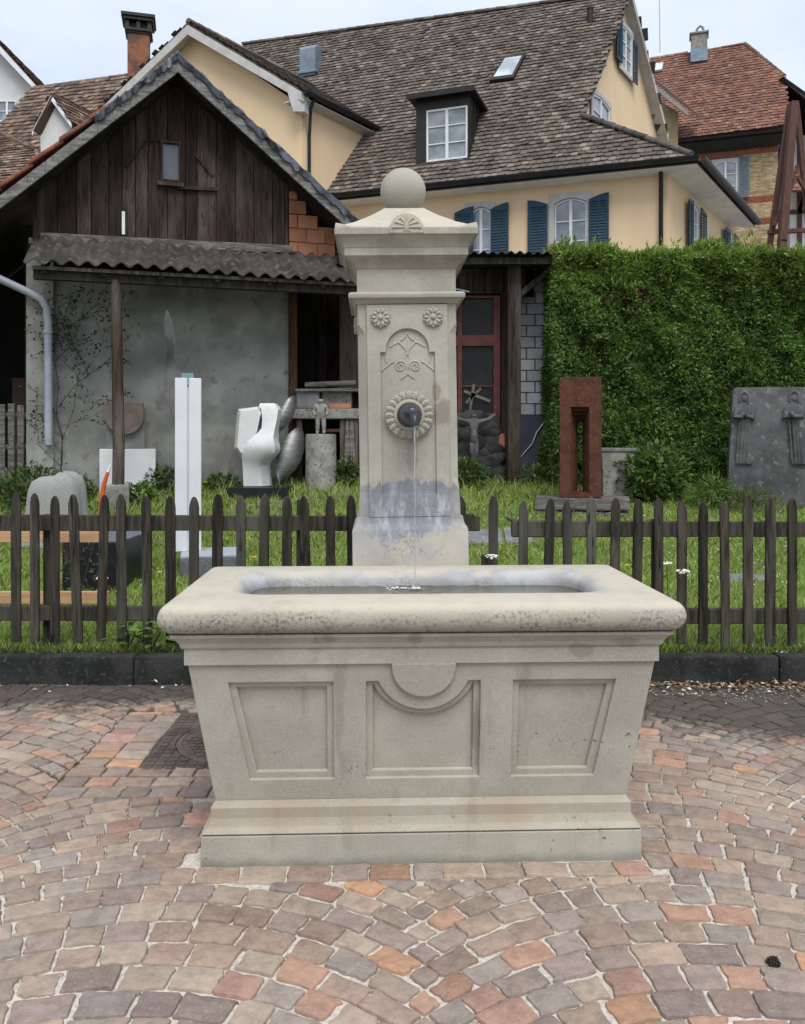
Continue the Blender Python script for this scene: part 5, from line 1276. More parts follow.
# white marble sculpture
d_ = 12.1; Z = lambda x_, y_, dd=0: P(220+x_*.1739, 360+y_*.1739, d_+dd)
ws = thing('marble_sculpture', 'white marble abstract sculpture of an angular block and an S-shaped ribbon on a dark plate', 'sculpture', (P(258,0,d_).x, d_+.2, gz(d_)))
b = MB(); b.box(Z(60,0).x, Z(400,0).x, d_-.25, d_+.55, Z(0,738).z-.12, Z(0,730).z); b.build('base_plate', m_black, ws, smooth=0)
b = MB(); o1 = [(105,282),(215,268),(238,300),(212,420),(150,500),(128,575),(80,512),(98,310)]
f1 = [Z(*q, .10) for q in o1]; f2 = [Z(160+(q[0]-160)*.86+6, 400+(q[1]-400)*.9, -.02) for q in o1]; f3 = [p+Vector((.05,.36,.02)) for p in f1]
b.loft([f3, f1, f2]); b.build('angular_block', m_marble, ws, smooth=0, bevel=.008, segs=2)
b = MB(); rows_ = [(247,226,306,.08,.26,.0),(264,221,320,.05,.30,.0),(284,234,333,.04,.32,.02),(340,240,328,.02,.33,.05),(390,238,320,-.01,.34,.08),(415,222,317,-.04,.35,.10),(440,192,316,-.07,.36,.12),(465,166,319,-.10,.37,.12),(490,150,326,-.12,.37,.12),(510,140,330,-.12,.36,.11),(535,132,322,-.10,.34,.10),(560,129,298,-.07,.32,.08),(582,129,276,-.04,.30,.05),(605,130,266,-.01,.29,.03),(650,131,270,.01,.29,.0),(726,134,276,.02,.30,.0)]
def ringr(y_, xa, xb, ya, dp, tl):
    a, c_ = Z(xa, y_), Z(xb, y_); o = []; kk = min(1, max(0, (y_-540)/60))
    for k in range(9): u = k/8; o.append(Vector((a.x+(c_.x-a.x)*u, d_+ya-tl*(u-.3)+.5*kk*max(0,u-.72), a.z)))
    for k in range(8,-1,-1): u = k/8; o.append(Vector((a.x+(c_.x-a.x)*u+.01, d_+ya+dp, a.z)))
    return o
b.loft([ringr(*r_) for r_ in rows_]); b.build('ribbon', m_marble, ws, smooth=30)
# steel leaves
ls = thing('steel_leaf_sculpture', 'brushed steel sculpture of two curved leaf shapes right of the white marble piece', 'sculpture', (P(280,0,12.4).x, 12.5, gz(12.5)))
def leafsheet(p0, p1, w_, bulge, dy):
    b = MB(); n, m = 14, 8; a, c_ = P(220+p0[0]*.1739, 360+p0[1]*.1739, 12.35), P(220+p1[0]*.1739, 360+p1[1]*.1739, 12.35+dy)
    ax = c_-a; sd = Vector((ax.z,0,-ax.x)).normalized()
    for lay in (0, .015):
        for i in range(n+1):
            u = i/n; wd = w_*math.sin(math.pi*min(1,max(0,u)))**.75 + .002
            for k in range(m+1):
                v = k/m*2-1; b.v.append(tuple(a + ax*u + sd*(wd*v) + Vector((0, -bulge*(1-v*v)*math.sin(math.pi*u) + bulge*.5*v + lay, 0))))
    K = m+1; N1 = (n+1)*K
    for i in range(n):
        for k in range(m):
            q = (i*K+k, i*K+k+1, (i+1)*K+k+1, (i+1)*K+k); b.f += [q, tuple(x+N1 for x in q[::-1])]; b.c += [(1,1,1)]*2
    b.build('leaf', m_steel, ls, smooth=60)
leafsheet((345,700),(462,380),.18,.09,.25); leafsheet((312,430),(432,200),.115,.07,.2)
b = MB(); b.tube([P(279,478,12.4), dwn(P(279,478,12.4))], .02, 8); b.build('stem', m_steel, ls, smooth=60)
# concrete column with a small stone man
d_ = 12.3; cx_ = P(319.5,0,d_).x; zt_ = P(0,434,d_).z; rr_ = 15.6*d_/FPX
col_ = thing('concrete_column', 'short weathered concrete column carrying the small stone figure of a man', 'column', (cx_, d_+rr_, gz(d_)))
b = MB(); b.lathe([(rr_*1.02,gz(d_)-.1),(rr_*1.0,zt_-.03),(rr_*.97,zt_-.004),(rr_*.9,zt_)], 22, Matrix.Translation((cx_, d_+rr_, 0))); b.build('shaft', m_conc, col_, smooth=40, weld=True, rough=(.008,6,0))
def skin_body(name, pts, edges, radii, mat, parent=None, levels=2):
    me = bpy.data.meshes.new(name); me.from_pydata(pts, edges, []); ob = bpy.data.objects.new(name, me); COL.objects.link(ob)
    md = ob.modifiers.new('s', 'SKIN'); ob.modifiers.new('u', 'SUBSURF').levels = levels; md.use_smooth_shade = True
    for i, r_ in enumerate(radii): me.skin_vertices[0].data[i].radius = r_ if isinstance(r_, tuple) else (r_, r_)
    me.skin_vertices[0].data[0].use_root = True
    dg = bpy.context.evaluated_depsgraph_get(); m2 = bpy.data.meshes.new_from_object(ob.evaluated_get(dg)); vs = [v.co.copy() for v in m2.vertices]; fs = [tuple(p.vertices) for p in m2.polygons]
    bpy.data.objects.remove(ob); bpy.data.meshes.remove(m2)
    b = MB(); b.add(vs, fs); return b.build(name, mat, parent, smooth=80)
hm = 37*d_/FPX                             # height of the figure
fx0, fy0 = cx_-.005, d_+rr_
mp = lambda x_, y_, z_: (fx0+x_*hm, fy0+y_*hm, zt_+z_*hm)
pts = [mp(0,0,.50), mp(0,0,.62), mp(0,-.01,.76), mp(0,-.01,.84), mp(0,-.03,.91), mp(0,-.03,.97),
       mp(-.13,0,.78), mp(-.19,.02,.62), mp(-.14,-.07,.50), mp(.13,0,.78), mp(.19,.02,.62), mp(.15,-.06,.50),
       mp(-.08,0,.44), mp(-.085,-.01,.24), mp(-.09,.01,.05), mp(-.10,-.07,.02), mp(.08,0,.44), mp(.085,-.01,.24), mp(.09,.01,.05), mp(.10,-.07,.02)]
ed = [(0,1),(1,2),(2,3),(3,4),(4,5),(2,6),(6,7),(7,8),(2,9),(9,10),(10,11),(0,12),(12,13),(13,14),(14,15),(0,16),(16,17),(17,18),(18,19)]
ra = [.11,.105,.12,.055,.115,.085,.06,.052,.04,.06,.052,.04,.075,.065,.05,.04,.075,.065,.05,.04]
fg = skin_body('stone_figure', pts, ed, [r_*hm for r_ in ra], m_conc); tag(fg, 'small grey stone figure of a standing man on the concrete column', 'statue')
# workbench with stones in the recess
wb = thing('workbench', 'rough stone topped workbench in the dark recess left of the pillar', 'workbench', (P(326,0,12.9).x, 13.0, gz(12.9)))
b = MB(); b.box(P(292,0,12.9).x, P(362,0,12.9).x, 12.75, 13.25, P(0,419,12.9).z, P(0,409,12.9).z); b.build('top', m_conc, wb, smooth=0, bevel=.015, rough=(.01,5,4))
for px in (300, 343, 356):
    b = MB(); b.box(P(px-2.5,0,12.9).x, P(px+2.5,0,12.9).x, 12.8, 12.9, gz(12.9)-.1, P(0,419,12.9).z-.002, (3,2.8,2.6)); b.build('leg', m_dark, wb, smooth=0)
b = MB(); b.box(P(326,0,12.9).x, P(357,0,12.9).x, 12.82, 12.86, P(0,432,12.9).z, P(0,429,12.9).z, (3.5,1.8,1.2)); b.build('stretcher', m_dark, wb, smooth=0)
wtop = P(0,409,12.9).z
for (xa, xb, h_, lab, mm_) in ((297,320,18,'pale squared stone block lying on the workbench, left one', m_greystone),(322,352,21,'long pale stone slab lying at the back of the workbench', m_conc)):
    b = MB(); dd = 12.95 if xa < 320 else 13.05; b.box(P(xa,0,dd).x, P(xb,0,dd).x, dd-.1, dd+.15, wtop+.008, wtop+h_*dd/FPX); o = b.build('stone_block', mm_, smooth=30, bevel=.02, rough=(.014,5,4)); tag(o, lab, 'stone block')
b = MB(); b.box(P(329,0,12.8).x, P(351,0,12.8).x, 12.78, 12.92, wtop+.008, wtop+.075); o = b.build('brick', m_terra, smooth=0, bevel=.006); tag(o, 'dull red brick lying at the front of the workbench', 'brick')
b = MB(); b.tube([P(305,385,12.9), P(356,383,12.95)], .045, 10); zz_ = P(0,390,13).z
o = b.build('log', m_beam, smooth=60, rough=(.006,6,0)); tag(o, 'grey round timber laid along the shelf above the workbench', 'log')
sh_ = thing('wall_shelf', 'narrow grey wall shelf carrying the round timber above the workbench', 'shelf', (P(328,0,13).x, 13.0, P(0,390,13).z))
b = MB(); b.box(P(297,0,13).x, P(365,0,13).x, 12.8, 13.3, zz_-.03, zz_+.01); b.build('board', m_beam, sh_, smooth=0)
for px in (300, 360): b = MB(); b.prism([Vector((P(px,0,13).x,12.85,zz_-.032)),Vector((P(px,0,13).x,13.3,zz_-.032)),Vector((P(px,0,13).x,13.3,zz_-.35))],(.05,0,0)); b.build('bracket', m_dark, sh_, smooth=0)
for (px, tl) in ((344,2),(351,-3)):
    b = MB(); a = P(px,466,12.65); c_ = P(px+tl,419,12.8); b.prism([a, a+Vector((.075,0,0)), c_+Vector((.075,0,0)), c_], (0,.03,0)); o = b.build('plank', m_beam, smooth=0); tag(o, 'grey plank leaning against the workbench, %s one' % ('left' if px == 344 else 'right'), 'plank')
# rusted gate sculpture on its timber beam
d_ = 11.0; zb = P(0,497.5,d_).z
bm_ = MB(); xa, xb = P(539,0,d_).x, P(632,0,d_).x
bm_.box(xa, xb, d_-.02, d_+.45, zb-.17, zb-.004); bm_.box(xa+.01, xb-.02, d_, d_+.45, gz(d_)-.06, zb-.19)
o = bm_.build('timber_beam', m_beam, smooth=30, bevel=.015, rough=(.014,4,6)); tag(o, 'thick cracked grey timber beam carrying the rusted steel frame', 'beam')
ct = thing('corten_sculpture', 'rusted steel sculpture of nested upright frames standing on a grey beam by the hedge', 'sculpture', (P(584.5,0,d_).x, d_+.25, zb))
X0, X1, ZT = P(564,0,d_).x, P(605,0,d_).x, P(0,377,d_).z
b = MB(); b.box(X0, X1, d_, d_+.45, zb, zb+.05); b.build('base', m_corten, ct, smooth=0, bevel=.003, segs=1)
ox0, ox1, oz1 = P(575,0,d_).x, P(593,0,d_).x, P(0,407,d_).z
for k in range(5):
    e = .022*k; yy = d_+.004+.088*k
    out_ = [(X0+e*.3,zb+.051),(X1-e*.3,zb+.051),(X1-e*.3,ZT-e*.6),(X0+e*.3,ZT-e*.6)]
    hl = [(ox0+e,zb+.0515+.012),(ox1-e,zb+.0515+.012),(ox1-e,oz1-e*2.2),(ox0+e,oz1-e*2.2)]
    b = MB(); b.curve_slab([out_, hl], .082, .003, Matrix(((1,0,0,0),(0,0,-1,yy+.082),(0,1,0,0),(0,0,0,1)))); b.build('frame', m_corten, ct, smooth=0)
face(ct); face(o)
# stone trough in front of the hedge
d_ = 11.7; b = MB(); xa, xb = P(602,0,d_).x, P(636,0,d_).x; z0, z1 = gz(d_)-.1, P(0,448,d_).z
tr = thing('stone_trough', 'small grey stone trough with a pale rim between the rusted frame and the hedge', 'trough', ((xa+xb)/2, d_+.3, gz(d_)))
b.loft([[Vector(q) for q in ((xa+.03,d_+.02,z0),(xb-.03,d_+.02,z0),(xb-.03,d_+.5,z0),(xa+.03,d_+.5,z0))],[Vector(q) for q in ((xa,d_,z1-.05),(xb,d_,z1-.05),(xb,d_+.55,z1-.05),(xa,d_+.55,z1-.05))]]); b.build('body', m_conc, tr, smooth=30, bevel=.01, rough=(.008,6,4))
b = MB(); b.box(xa-.02, xb+.02, d_-.02, d_+.57, z1-.05, z1); b.build('rim', m_greystone, tr, smooth=0, bevel=.01)
# dark relief slab
d_ = 11.5; Zs = lambda x_, y_, dd=0: P(720+x_*.1466, 370+y_*.1466, d_+dd)
rs = thing('relief_slab', 'large dark lichen-spotted stone slab carved with two robed figures in front of the hedge', 'sculpture', (P(775,0,d_).x, d_+.15, gz(d_)))
b = MB(); o1 = [Zs(88,930),Zs(100,640),Zs(126,130),Zs(150,116),Zs(560,120),Zs(620,124),Zs(640,930)]; b.prism([q+Vector((0,-.034,0)) for q in o1], (0,.29,0)); b.build('slab', m_slab, rs, smooth=30, bevel=.02, rough=(.010,3,0))
def robed(cx0, sg, cxb):
    b = MB(); q = lambda x_, y_, dd: Zs(cx0+sg*x_, y_, dd)
    b.ball(Zs(cx0, 188), .075, 12, 8, (.9,.75,1.15)); 
    lps = []
    for y_, w_, xo in ((235,22,0),(255,52,0),(300,58,2),(340,48,4),(420,50,6),(520,56,4),(600,62,2),(640,66,0)):
        xo += (cxb-cx0)*(y_-235)/405
        c_ = Zs(cx0+xo, y_); r_ = w_*.1466*d_/FPX; lps.append([c_+Vector((r_*math.cos(R(a)), .075*math.sin(R(a))*(1+.10*math.sin(R(a*5))), 0)) for a in range(0,360,20)])
    b.loft(lps)
    b.tube([q(-46,262,-.02), q(-52,320,-.06), q(-10,318,-.095), q(14,290,-.09)], [.045,.042,.035,.03], 8); b.tube([q(46,262,-.02), q(54,330,-.05), q(16,312,-.085)], [.045,.04,.03], 8)
    b.tube([Zs(cx0-30,215,-.02), Zs(cx0-24,165,-.03), Zs(cx0,145,-.035), Zs(cx0+24,165,-.03), Zs(cx0+34,240,-.02)], .03, 8)
    for xo in (-28,-8,12,30): b.tube([Zs(cx0+xo+4,350,-.062), Zs(cx0+xo*1.1+(cxb-cx0),635,-.07)], .012, 6)
    b.build('carved_figure', m_slab, rs, smooth=50)
robed(205, 1, 192); robed(520, -1, 545)
face(rs, .7)
# net covered boulder
d_ = 9.6; c_ = P(57, 474, d_); zt_ = P(0,474,d_).z; z0 = gz(d_)
bo = thing('covered_boulder', 'pale boulder draped in white netting behind the left end of the fence', 'boulder', (c_.x, d_, z0))
b = MB(); n = 40; lps = []
for k, (u, w_) in enumerate(((0,1.10),(.15,1.0),(.35,.93),(.6,.88),(.8,.84),(.93,.74),(.99,.52),(1.0,.2))):
    l = []
    for i in range(n):
        a = 2*math.pi*i/n; f_ = (1+.04*math.sin(a*3+1)+.05*math.sin(a*7)*(1-u)+.035*math.sin(a*13)*(1-u))/max(abs(math.cos(a))**4+abs(math.sin(a))**4,.5)**.25*.95; l.append(Vector((c_.x+.36*w_*f_*math.cos(a), d_+.30*w_*f_*math.sin(a), z0-.03+(zt_-z0+.02)*u+(.035*math.cos(a)+.012*math.sin(a*5))*u)))
    lps.append(l)
b.loft(lps); t = NT('white_netting'); v_ = t.vor(60, None, 'DISTANCE_TO_EDGE')
m_net = t.fin(t.mix(t.ramp(v_, .02, .10, .9, .35), mulc((.16,.155,.145), 1), (.36,.36,.345)), .9, t.noise(25,5), .4, .01)
b.build('netting', m_net, bo, smooth=60)
# black granite block with a paler grey top
d_ = 7.2; xa, xb = P(62,0,d_).x, P(121,0,d_).x; bb = thing('black_block', 'black polished stone block standing in the grass behind the left fence pickets', 'stone block', ((xa+xb)/2, d_+.4, gz(d_)))
zt_ = P(0,541,d_).z
b = MB(); b.box(xa, xb, d_, d_+.9, .1, zt_-.01); b.build('block', m_black, bb, smooth=0, bevel=.006, segs=1)
b = MB(); b.box(xa+.003, xb-.003, d_+.003, d_+.897, zt_-.012, zt_); b.build('grey_top', m_granite, bb, smooth=0)
# fresh timber barrier
tb = thing('timber_barrier', 'low barrier of two fresh orange-brown planks behind the left fence', 'barrier', (P(40,0,6.2).x, 6.2, gz(6.2)))
for ya, yb in ((530,542.5),(592,604)):
    b = MB(); b.box(P(-140,0,6.2).x, P(107,0,6.2).x, 6.2, 6.245, P(0,yb,6.2).z, P(0,ya,6.2).z); b.build('plank', m_new, tb, smooth=0, bevel=.003, segs=1)
for px in (54, -60, -130): b = MB(); b.box(P(px,0,6.25).x-.03, P(px,0,6.25).x+.03, 6.247, 6.30, gz(6.2)-.1, P(0,531,6.2).z); b.build('post', m_new, tb, smooth=0, bevel=.003, segs=1)
# orange pipe end
b = MB(); b.tube([P(101,512,10.5), P(102,498,10.5), P(104,484,10.5), P(108,472,10.5)], [.035,.034,.03,.022], 8); o1 = thing('orange_tool', 'curved orange handle with a pale tip standing in the grass before the disc plinth', 'tool', dwn(P(101,512,10.5)))
b.build('handle', m_orange, o1, smooth=60); b = MB(); b.tube([P(108,472,10.5), P(110.5,465,10.5)], [.024,.012], 8); b.build('tip', m_white, o1, smooth=60)
b = MB(); b.tube([dwn(P(101,512,10.5)), P(101,512,10.5)], .035, 8); b.build('handle', m_orange, o1, smooth=60)
# crucifix on the rubble base under the red window
rb = thing('rubble_wall', 'dark rubble stone wall base under the red window with grass at its foot', 'wall', (P(478,0,13.0).x, 13.0, gz(13)))
b = MB(); 
for i in range(60):
    p = P(random.uniform(440,499), random.uniform(414,480), 13.12); k = random.uniform(.03,.065); b.ball(p, random.uniform(.08,.16), 7, 5, (1.25,.45,.8), col=(k,k*.98,k*.93))
b.box(P(438,0,13.1).x, P(499,0,13.1).x, 13.1, 13.188, gz(13)-.1, P(0,413,13.1).z, (.07,.068,.063)); b.build('stones', m_rubble, rb, smooth=30)
hm = 52*12.9/FPX; mp = lambda x_, y_, z_: tuple(P(474,462,12.85)+Vector((x_,y_,z_))*hm)
pts = [mp(0,0,.45), mp(0,0,.62), mp(0,0,.76), mp(0,-.01,.84), mp(.01,-.04,.92), mp(-.14,0,.78), mp(-.28,0,.82), mp(-.42,0,.90), mp(.14,0,.78), mp(.28,0,.82), mp(.42,0,.92), mp(-.04,-.02,.36), mp(-.04,-.06,.18), mp(-.01,-.02,0), mp(.04,-.02,.36), mp(.04,-.06,.18), mp(.01,-.02,0)]
cf = skin_body('crucifix_figure', pts, [(0,1),(1,2),(2,3),(3,4),(2,5),(5,6),(6,7),(2,8),(8,9),(9,10),(0,11),(11,12),(12,13),(0,14),(14,15),(15,16)], [r_*hm for r_ in (.08,.075,.085,.035,.06,.045,.035,.03,.045,.035,.03,.055,.045,.03,.055,.045,.03)], m_slab)
tag(cf, 'weathered dark stone figure with outstretched arms against the rubble wall base', 'statue')
xs = thing('wooden_cross', 'small pale grey crossed pieces leaning inside the lower red window', 'cross', P(476,410,13.17)*1.0)
for a, c_ in (((474,384),(470,410)),((464,391),(490,401)),((466,403),(481,388))):
    b = MB(); p, q = P(*a,13.17), P(*c_,13.17); u_ = (q-p).normalized(); v_ = Vector((u_.z,0,-u_.x))*.022; b.prism([p+v_,q+v_,q-v_,p-v_],(0,.012,0)); b.build('bar', m_beam, xs, smooth=0)
# grey picket fence in the barn's open side
gf = thing('grey_fence', 'short stretch of grey picket fence in the dark gap left of the barn wall', 'fence', (P(5,0,12.2).x, 12.2, gz(12.2)))
for px in (-30,-20,-9,2,11.5,21):
    b = MB(); b.box(P(px-3.3,0,12.2).x, P(px+3.3,0,12.2).x, 12.18, 12.21, gz(12.2)-.05, P(0,405+random.uniform(-2,2),12.2).z, (1,1,1)); b.build('picket', m_beam, gf, smooth=0, bevel=.006, segs=1)
for py in (414, 446): b = MB(); b.box(P(-40,0,12.2).x, P(27,0,12.2).x, 12.212, 12.25, P(0,py+3,12.2).z, P(0,py-2,12.2).z, (.8,.8,.8)); b.build('rail', m_beam, gf, smooth=0)
b = MB(); b.box(P(12,0,13.2).x, P(26,0,13.2).x, 13.2, 13.5, gz(13.2)-.1, P(0,378,13.2).z); o = b.build('brown_board', M_plain('brown_board', (.085,.05,.042), (.06,.036,.03), 5, .9), smooth=0, bevel=.01); tag(o, 'upright brown board behind the grey fence in the dark gap', 'board')
# paving on the lawn
for i, (q, lab) in enumerate(((((440,533),(500,531),(503,545),(440,547)), 'worn grey path slab in the lawn, left of two behind the fence gap'), (((503,530),(531,529),(533,544),(506,545)), 'worn grey path slab in the lawn, right of two behind the fence gap'), (((719,577),(766,577),(770,584),(722,584)), 'pale stepping stone in the lawn behind the right fence'))):
    p = [gat(*k_) for k_ in q]; b = MB(); b.prism([Vector((k_.x, k_.y, gz(k_.y)+.03)) for k_ in p], (0,0,-.1)); o = b.build('path_slab', m_greystone, smooth=0, bevel=.01); tag(o, lab, 'paving slab')
b = MB()
pts = [gat(*k_) for k_ in ((248,511),(268,505),(290,503),(312,500),(330,498),(352,496))]
b.loft([[p+Vector((0,-.03,-.05)), p+Vector((0,.05,-.05)), p+Vector((0,.05,.045)), p+Vector((0,-.03,.045))] for p in pts]); o = b.build('edging_stone', m_greystone, smooth=0, bevel=.008); tag(o, 'thin pale edging stone curving through the grass left of the pillar', 'edging')
# pine cone on the paving
pc = P(773, 967, 830*EYE/525); T = Matrix.Translation((pc.x, pc.y, .012)) @ Matrix.Rotation(R(70),4,'Y')
b = MB(); b.ball((0,0,0), .012, 10, 8, (1,1,1.3), T=T)
for k in range(46):
    z_ = -.016+.034*k/46; a = k*2.4; r_ = .014*math.sqrt(max(.05,1-(z_/.02)**2)); b.ball((r_*math.cos(a), r_*math.sin(a), z_), .0045, 6, 4, (1,1,.6), T=T)
o = b.build('pine_cone', m_twig, smooth=60); tag(o, 'small dark pine cone lying on the setts at the lower right', 'pine cone')
# thin mast beyond the roofs
b = MB(); b.tube([P(660,52,50), P(659,-40,50)], .03, 6); o = b.build('antenna_mast', m_trim); tag(o, 'thin pale mast rising behind the red roofed house', 'mast')

# ------------------------------------------------------------------ hedge
def rand_col(n, cols, k0=.7, k1=1.3):
    a = np.array(cols)[RNG.integers(0, len(cols), n)]; return a*RNG.uniform(k0, k1, (n,1))
hx0, hx1, hy0, hy1 = P(555,0,12.4).x, 9.2, 12.4, 14.0
hz1 = P(0,253,12.4).z; hz0 = .4
hg = thing('hedge', 'tall clipped thuja hedge filling the right side behind the lawn', 'hedge', ((hx0+hx1)/2, 13.1, gz(12.6)))
b = MB(); b.box(hx0+.16, hx1, hy0+.2, hy1, hz0, hz1-.14); m_core = M_plain('hedge_core', (.035,.045,.018), (.022,.026,.012), 8, .95)
b.build('branches', m_core, hg, smooth=0, rough=(.08, 2.5, 10))
bulge = lambda u, v: .10*np.sin(u*2.1+v*1.3)*np.cos(v*2.6-u*.7) + .05*np.sin(u*7+v*5)
NS = 40000
u = RNG.uniform(hx0, hx1, NS); v = RNG.uniform(hz0, hz1, NS)
pF = np.c_[u, hy0 + .02 + bulge(u,v) + np.abs(RNG.normal(0,.06,NS)), v]; nF = np.tile([0,-1.,0],(NS,1))
nt_ = 9000; u = RNG.uniform(hx0, hx1, nt_); w_ = RNG.uniform(hy0, hy1, nt_)
pT = np.c_[u, w_, hz1-.03+.06*np.sin(u*3)+.05*np.sin(u*8.3+1)+RNG.normal(0,.07,nt_)]; nTp = np.tile([0,-.3,1.],(nt_,1))
nl = 6000; w_ = RNG.uniform(hy0, hy1, nl); v = RNG.uniform(hz0, hz1, nl)
pL = np.c_[hx0+.03+bulge(w_,v)*.6+np.abs(RNG.normal(0,.06,nl)), w_, v]; nL = np.tile([-1.,-.1,0],(nl,1))
pF[:,1] += .09*np.array([mnoise.noise(Vector((p[0]*5,0,p[2]*5)))+.5*mnoise.noise(Vector((p[0]*11,3,p[2]*11))) for p in pF])
Pb = np.r_[pF,pT,pL]; Nb = np.r_[nF,nTp,nL]
n_ = len(Pb); P4, D4, N4, L4, W4, C4 = [], [], [], [], [], []
base_d = Nb*.9 + RNG.normal(0,.55,(n_,3)) + np.array([0,0,.12])
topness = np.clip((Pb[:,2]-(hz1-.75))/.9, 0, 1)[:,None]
fld = np.array([mnoise.noise(Vector((p[0]*1.1,p[1]*1.1,p[2]*1.1))) for p in Pb])[:,None]
cbase = rand_col(n_, [(.105,.160,.052),(.128,.190,.060),(.090,.140,.050),(.145,.208,.066),(.115,.168,.072)], .75, 1.25)
fl2 = np.array([mnoise.noise(Vector((p[0]*4.5,p[1]*4.5,p[2]*4.5))) for p in Pb])[:,None]
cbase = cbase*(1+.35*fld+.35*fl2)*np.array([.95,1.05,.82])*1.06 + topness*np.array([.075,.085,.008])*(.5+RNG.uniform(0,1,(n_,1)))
dead = np.zeros(n_)
for (px, py, rad) in ((640,296,.11),(626,302,.08),(603,303,.06),(776,281,.06),(800,330,.08),(665,310,.05)):
    q = np.array(P(px,py,12.4)); dead = np.maximum(dead, (np.hypot(Pb[:,0]-q[0], Pb[:,2]-q[2])*RNG.uniform(.7,1.5,n_) < rad).astype(float))
cbase = np.where(dead[:,None] > 0, rand_col(n_, [(.075,.032,.018),(.05,.028,.016)]), cbase)
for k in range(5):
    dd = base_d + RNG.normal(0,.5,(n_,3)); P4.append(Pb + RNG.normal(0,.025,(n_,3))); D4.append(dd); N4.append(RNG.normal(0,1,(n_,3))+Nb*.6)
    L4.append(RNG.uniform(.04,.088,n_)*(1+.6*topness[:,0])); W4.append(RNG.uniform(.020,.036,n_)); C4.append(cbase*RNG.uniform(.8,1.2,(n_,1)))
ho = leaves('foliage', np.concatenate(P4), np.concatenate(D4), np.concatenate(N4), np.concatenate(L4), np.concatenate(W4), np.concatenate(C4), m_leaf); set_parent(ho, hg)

# ------------------------------------------------------------------ grass, weeds, flowers
NG = 150000
yy = 5.2 + (13.0-5.2)*RNG.uniform(0,1,NG)**.85; xx = RNG.uniform(-1,1,NG)*(.56*yy+.9)
tuft = np.array([mnoise.noise(Vector((a*1.7,c_*1.7,0)))+.6*mnoise.noise(Vector((a*5,c_*5,4))) for a, c_ in zip(xx,yy)])
def blocked(x, y):
    m = np.zeros(len(x), bool)
    for (xa,xb,ya,yb) in ((P(205.5,0,7.8).x-.29,P(205.5,0,7.8).x+.29,7.8,8.45),(P(62,0,7.2).x,P(121,0,7.2).x,7.2,8.1),(hx0,12,12.55,15)): m |= (x>xa)&(x<xb)&(y>ya)&(y<yb)
    for q in (((440,533),(531,529),(533,544),(440,547)),((719,577),(766,577),(770,584),(722,584))):
        pp = [gat(*k_) for k_ in q]; m |= (x>min(k_.x for k_ in pp))&(x<max(k_.x for k_ in pp))&(y>min(k_.y for k_ in pp)+.05)&(y<max(k_.y for k_ in pp)-.02)
    return m
ok = ~blocked(xx,yy) & ~((tuft < -.55) & (RNG.uniform(0,1,NG) < .7)); xx, yy, tuft = xx[ok], yy[ok], tuft[ok]; NG = len(xx)
zz = np.array([gz(a) for a in yy])-.01
h = (.055+.05*RNG.uniform(0,1,NG)**2 + .05*np.clip(tuft,0,1)) 
h *= np.where(yy < 5.5, .9, 1.0)
tall = (yy > 11.8) & (RNG.uniform(0,1,NG) < .35) | ((yy > 10.2) & (xx < P(160,0,11).x*1.0) & (RNG.uniform(0,1,NG) < .4)); h = np.where(tall, h*RNG.uniform(1.3,2.6,NG), h)
w = RNG.uniform(.005,.009,NG)*(.75+.06*yy)
a = RNG.uniform(0,6.283,NG); ln = RNG.uniform(.15,.9,NG)*h
A = np.c_[xx - w*np.cos(a)*.5, yy - w*np.sin(a)*.5, zz]; B_ = np.c_[xx + w*np.cos(a)*.5, yy + w*np.sin(a)*.5, zz]
b2 = RNG.uniform(0,6.283,NG); M1 = np.c_[xx+ln*.35*np.cos(b2), yy+ln*.35*np.sin(b2), zz+h*.62]; C = np.c_[xx+ln*np.cos(b2), yy+ln*np.sin(b2), zz+h*RNG.uniform(.8,1.05,NG)]
dA = (B_-A)*.42
V = np.stack([A,B_,M1+dA,C,M1-dA],1).reshape(-1,3); i0 = np.arange(NG)*5
gc = rand_col(NG, [(.27,.38,.095),(.31,.42,.105),(.23,.33,.08),(.34,.40,.13),(.36,.35,.18)], .8, 1.25)*(1+.30*tuft[:,None])
gr = raw_mesh('grass', V, np.stack([i0,i0+1,i0+2,i0+3,i0+4],1), m_grass, np.repeat(gc,5,0)); tag(gr, kind='stuff')
# daisies: countless specks in the lawn
ND = 700; yy = RNG.uniform(7,12.3,ND); xx = RNG.uniform(.2,5.5,ND); kx = np.array([mnoise.noise(Vector((a_*.8,c_*.8,9))) for a_, c_ in zip(xx,yy)]) > -.05; xx, yy = xx[kx], yy[kx]; n_ = len(xx)
zz = np.array([gz(q) for q in yy])+RNG.uniform(.07,.11,n_); rd = RNG.uniform(.006,.011,n_)
V = np.stack([np.c_[xx+rd*math.cos(k*math.pi/3), yy+rd*math.sin(k*math.pi/3), zz+.004*math.cos(k*2.1)] for k in range(6)],1).reshape(-1,3); i0 = np.arange(n_)*6
tag(raw_mesh('daisies', V, np.stack([i0+k for k in range(6)],1), m_petal), kind='stuff')

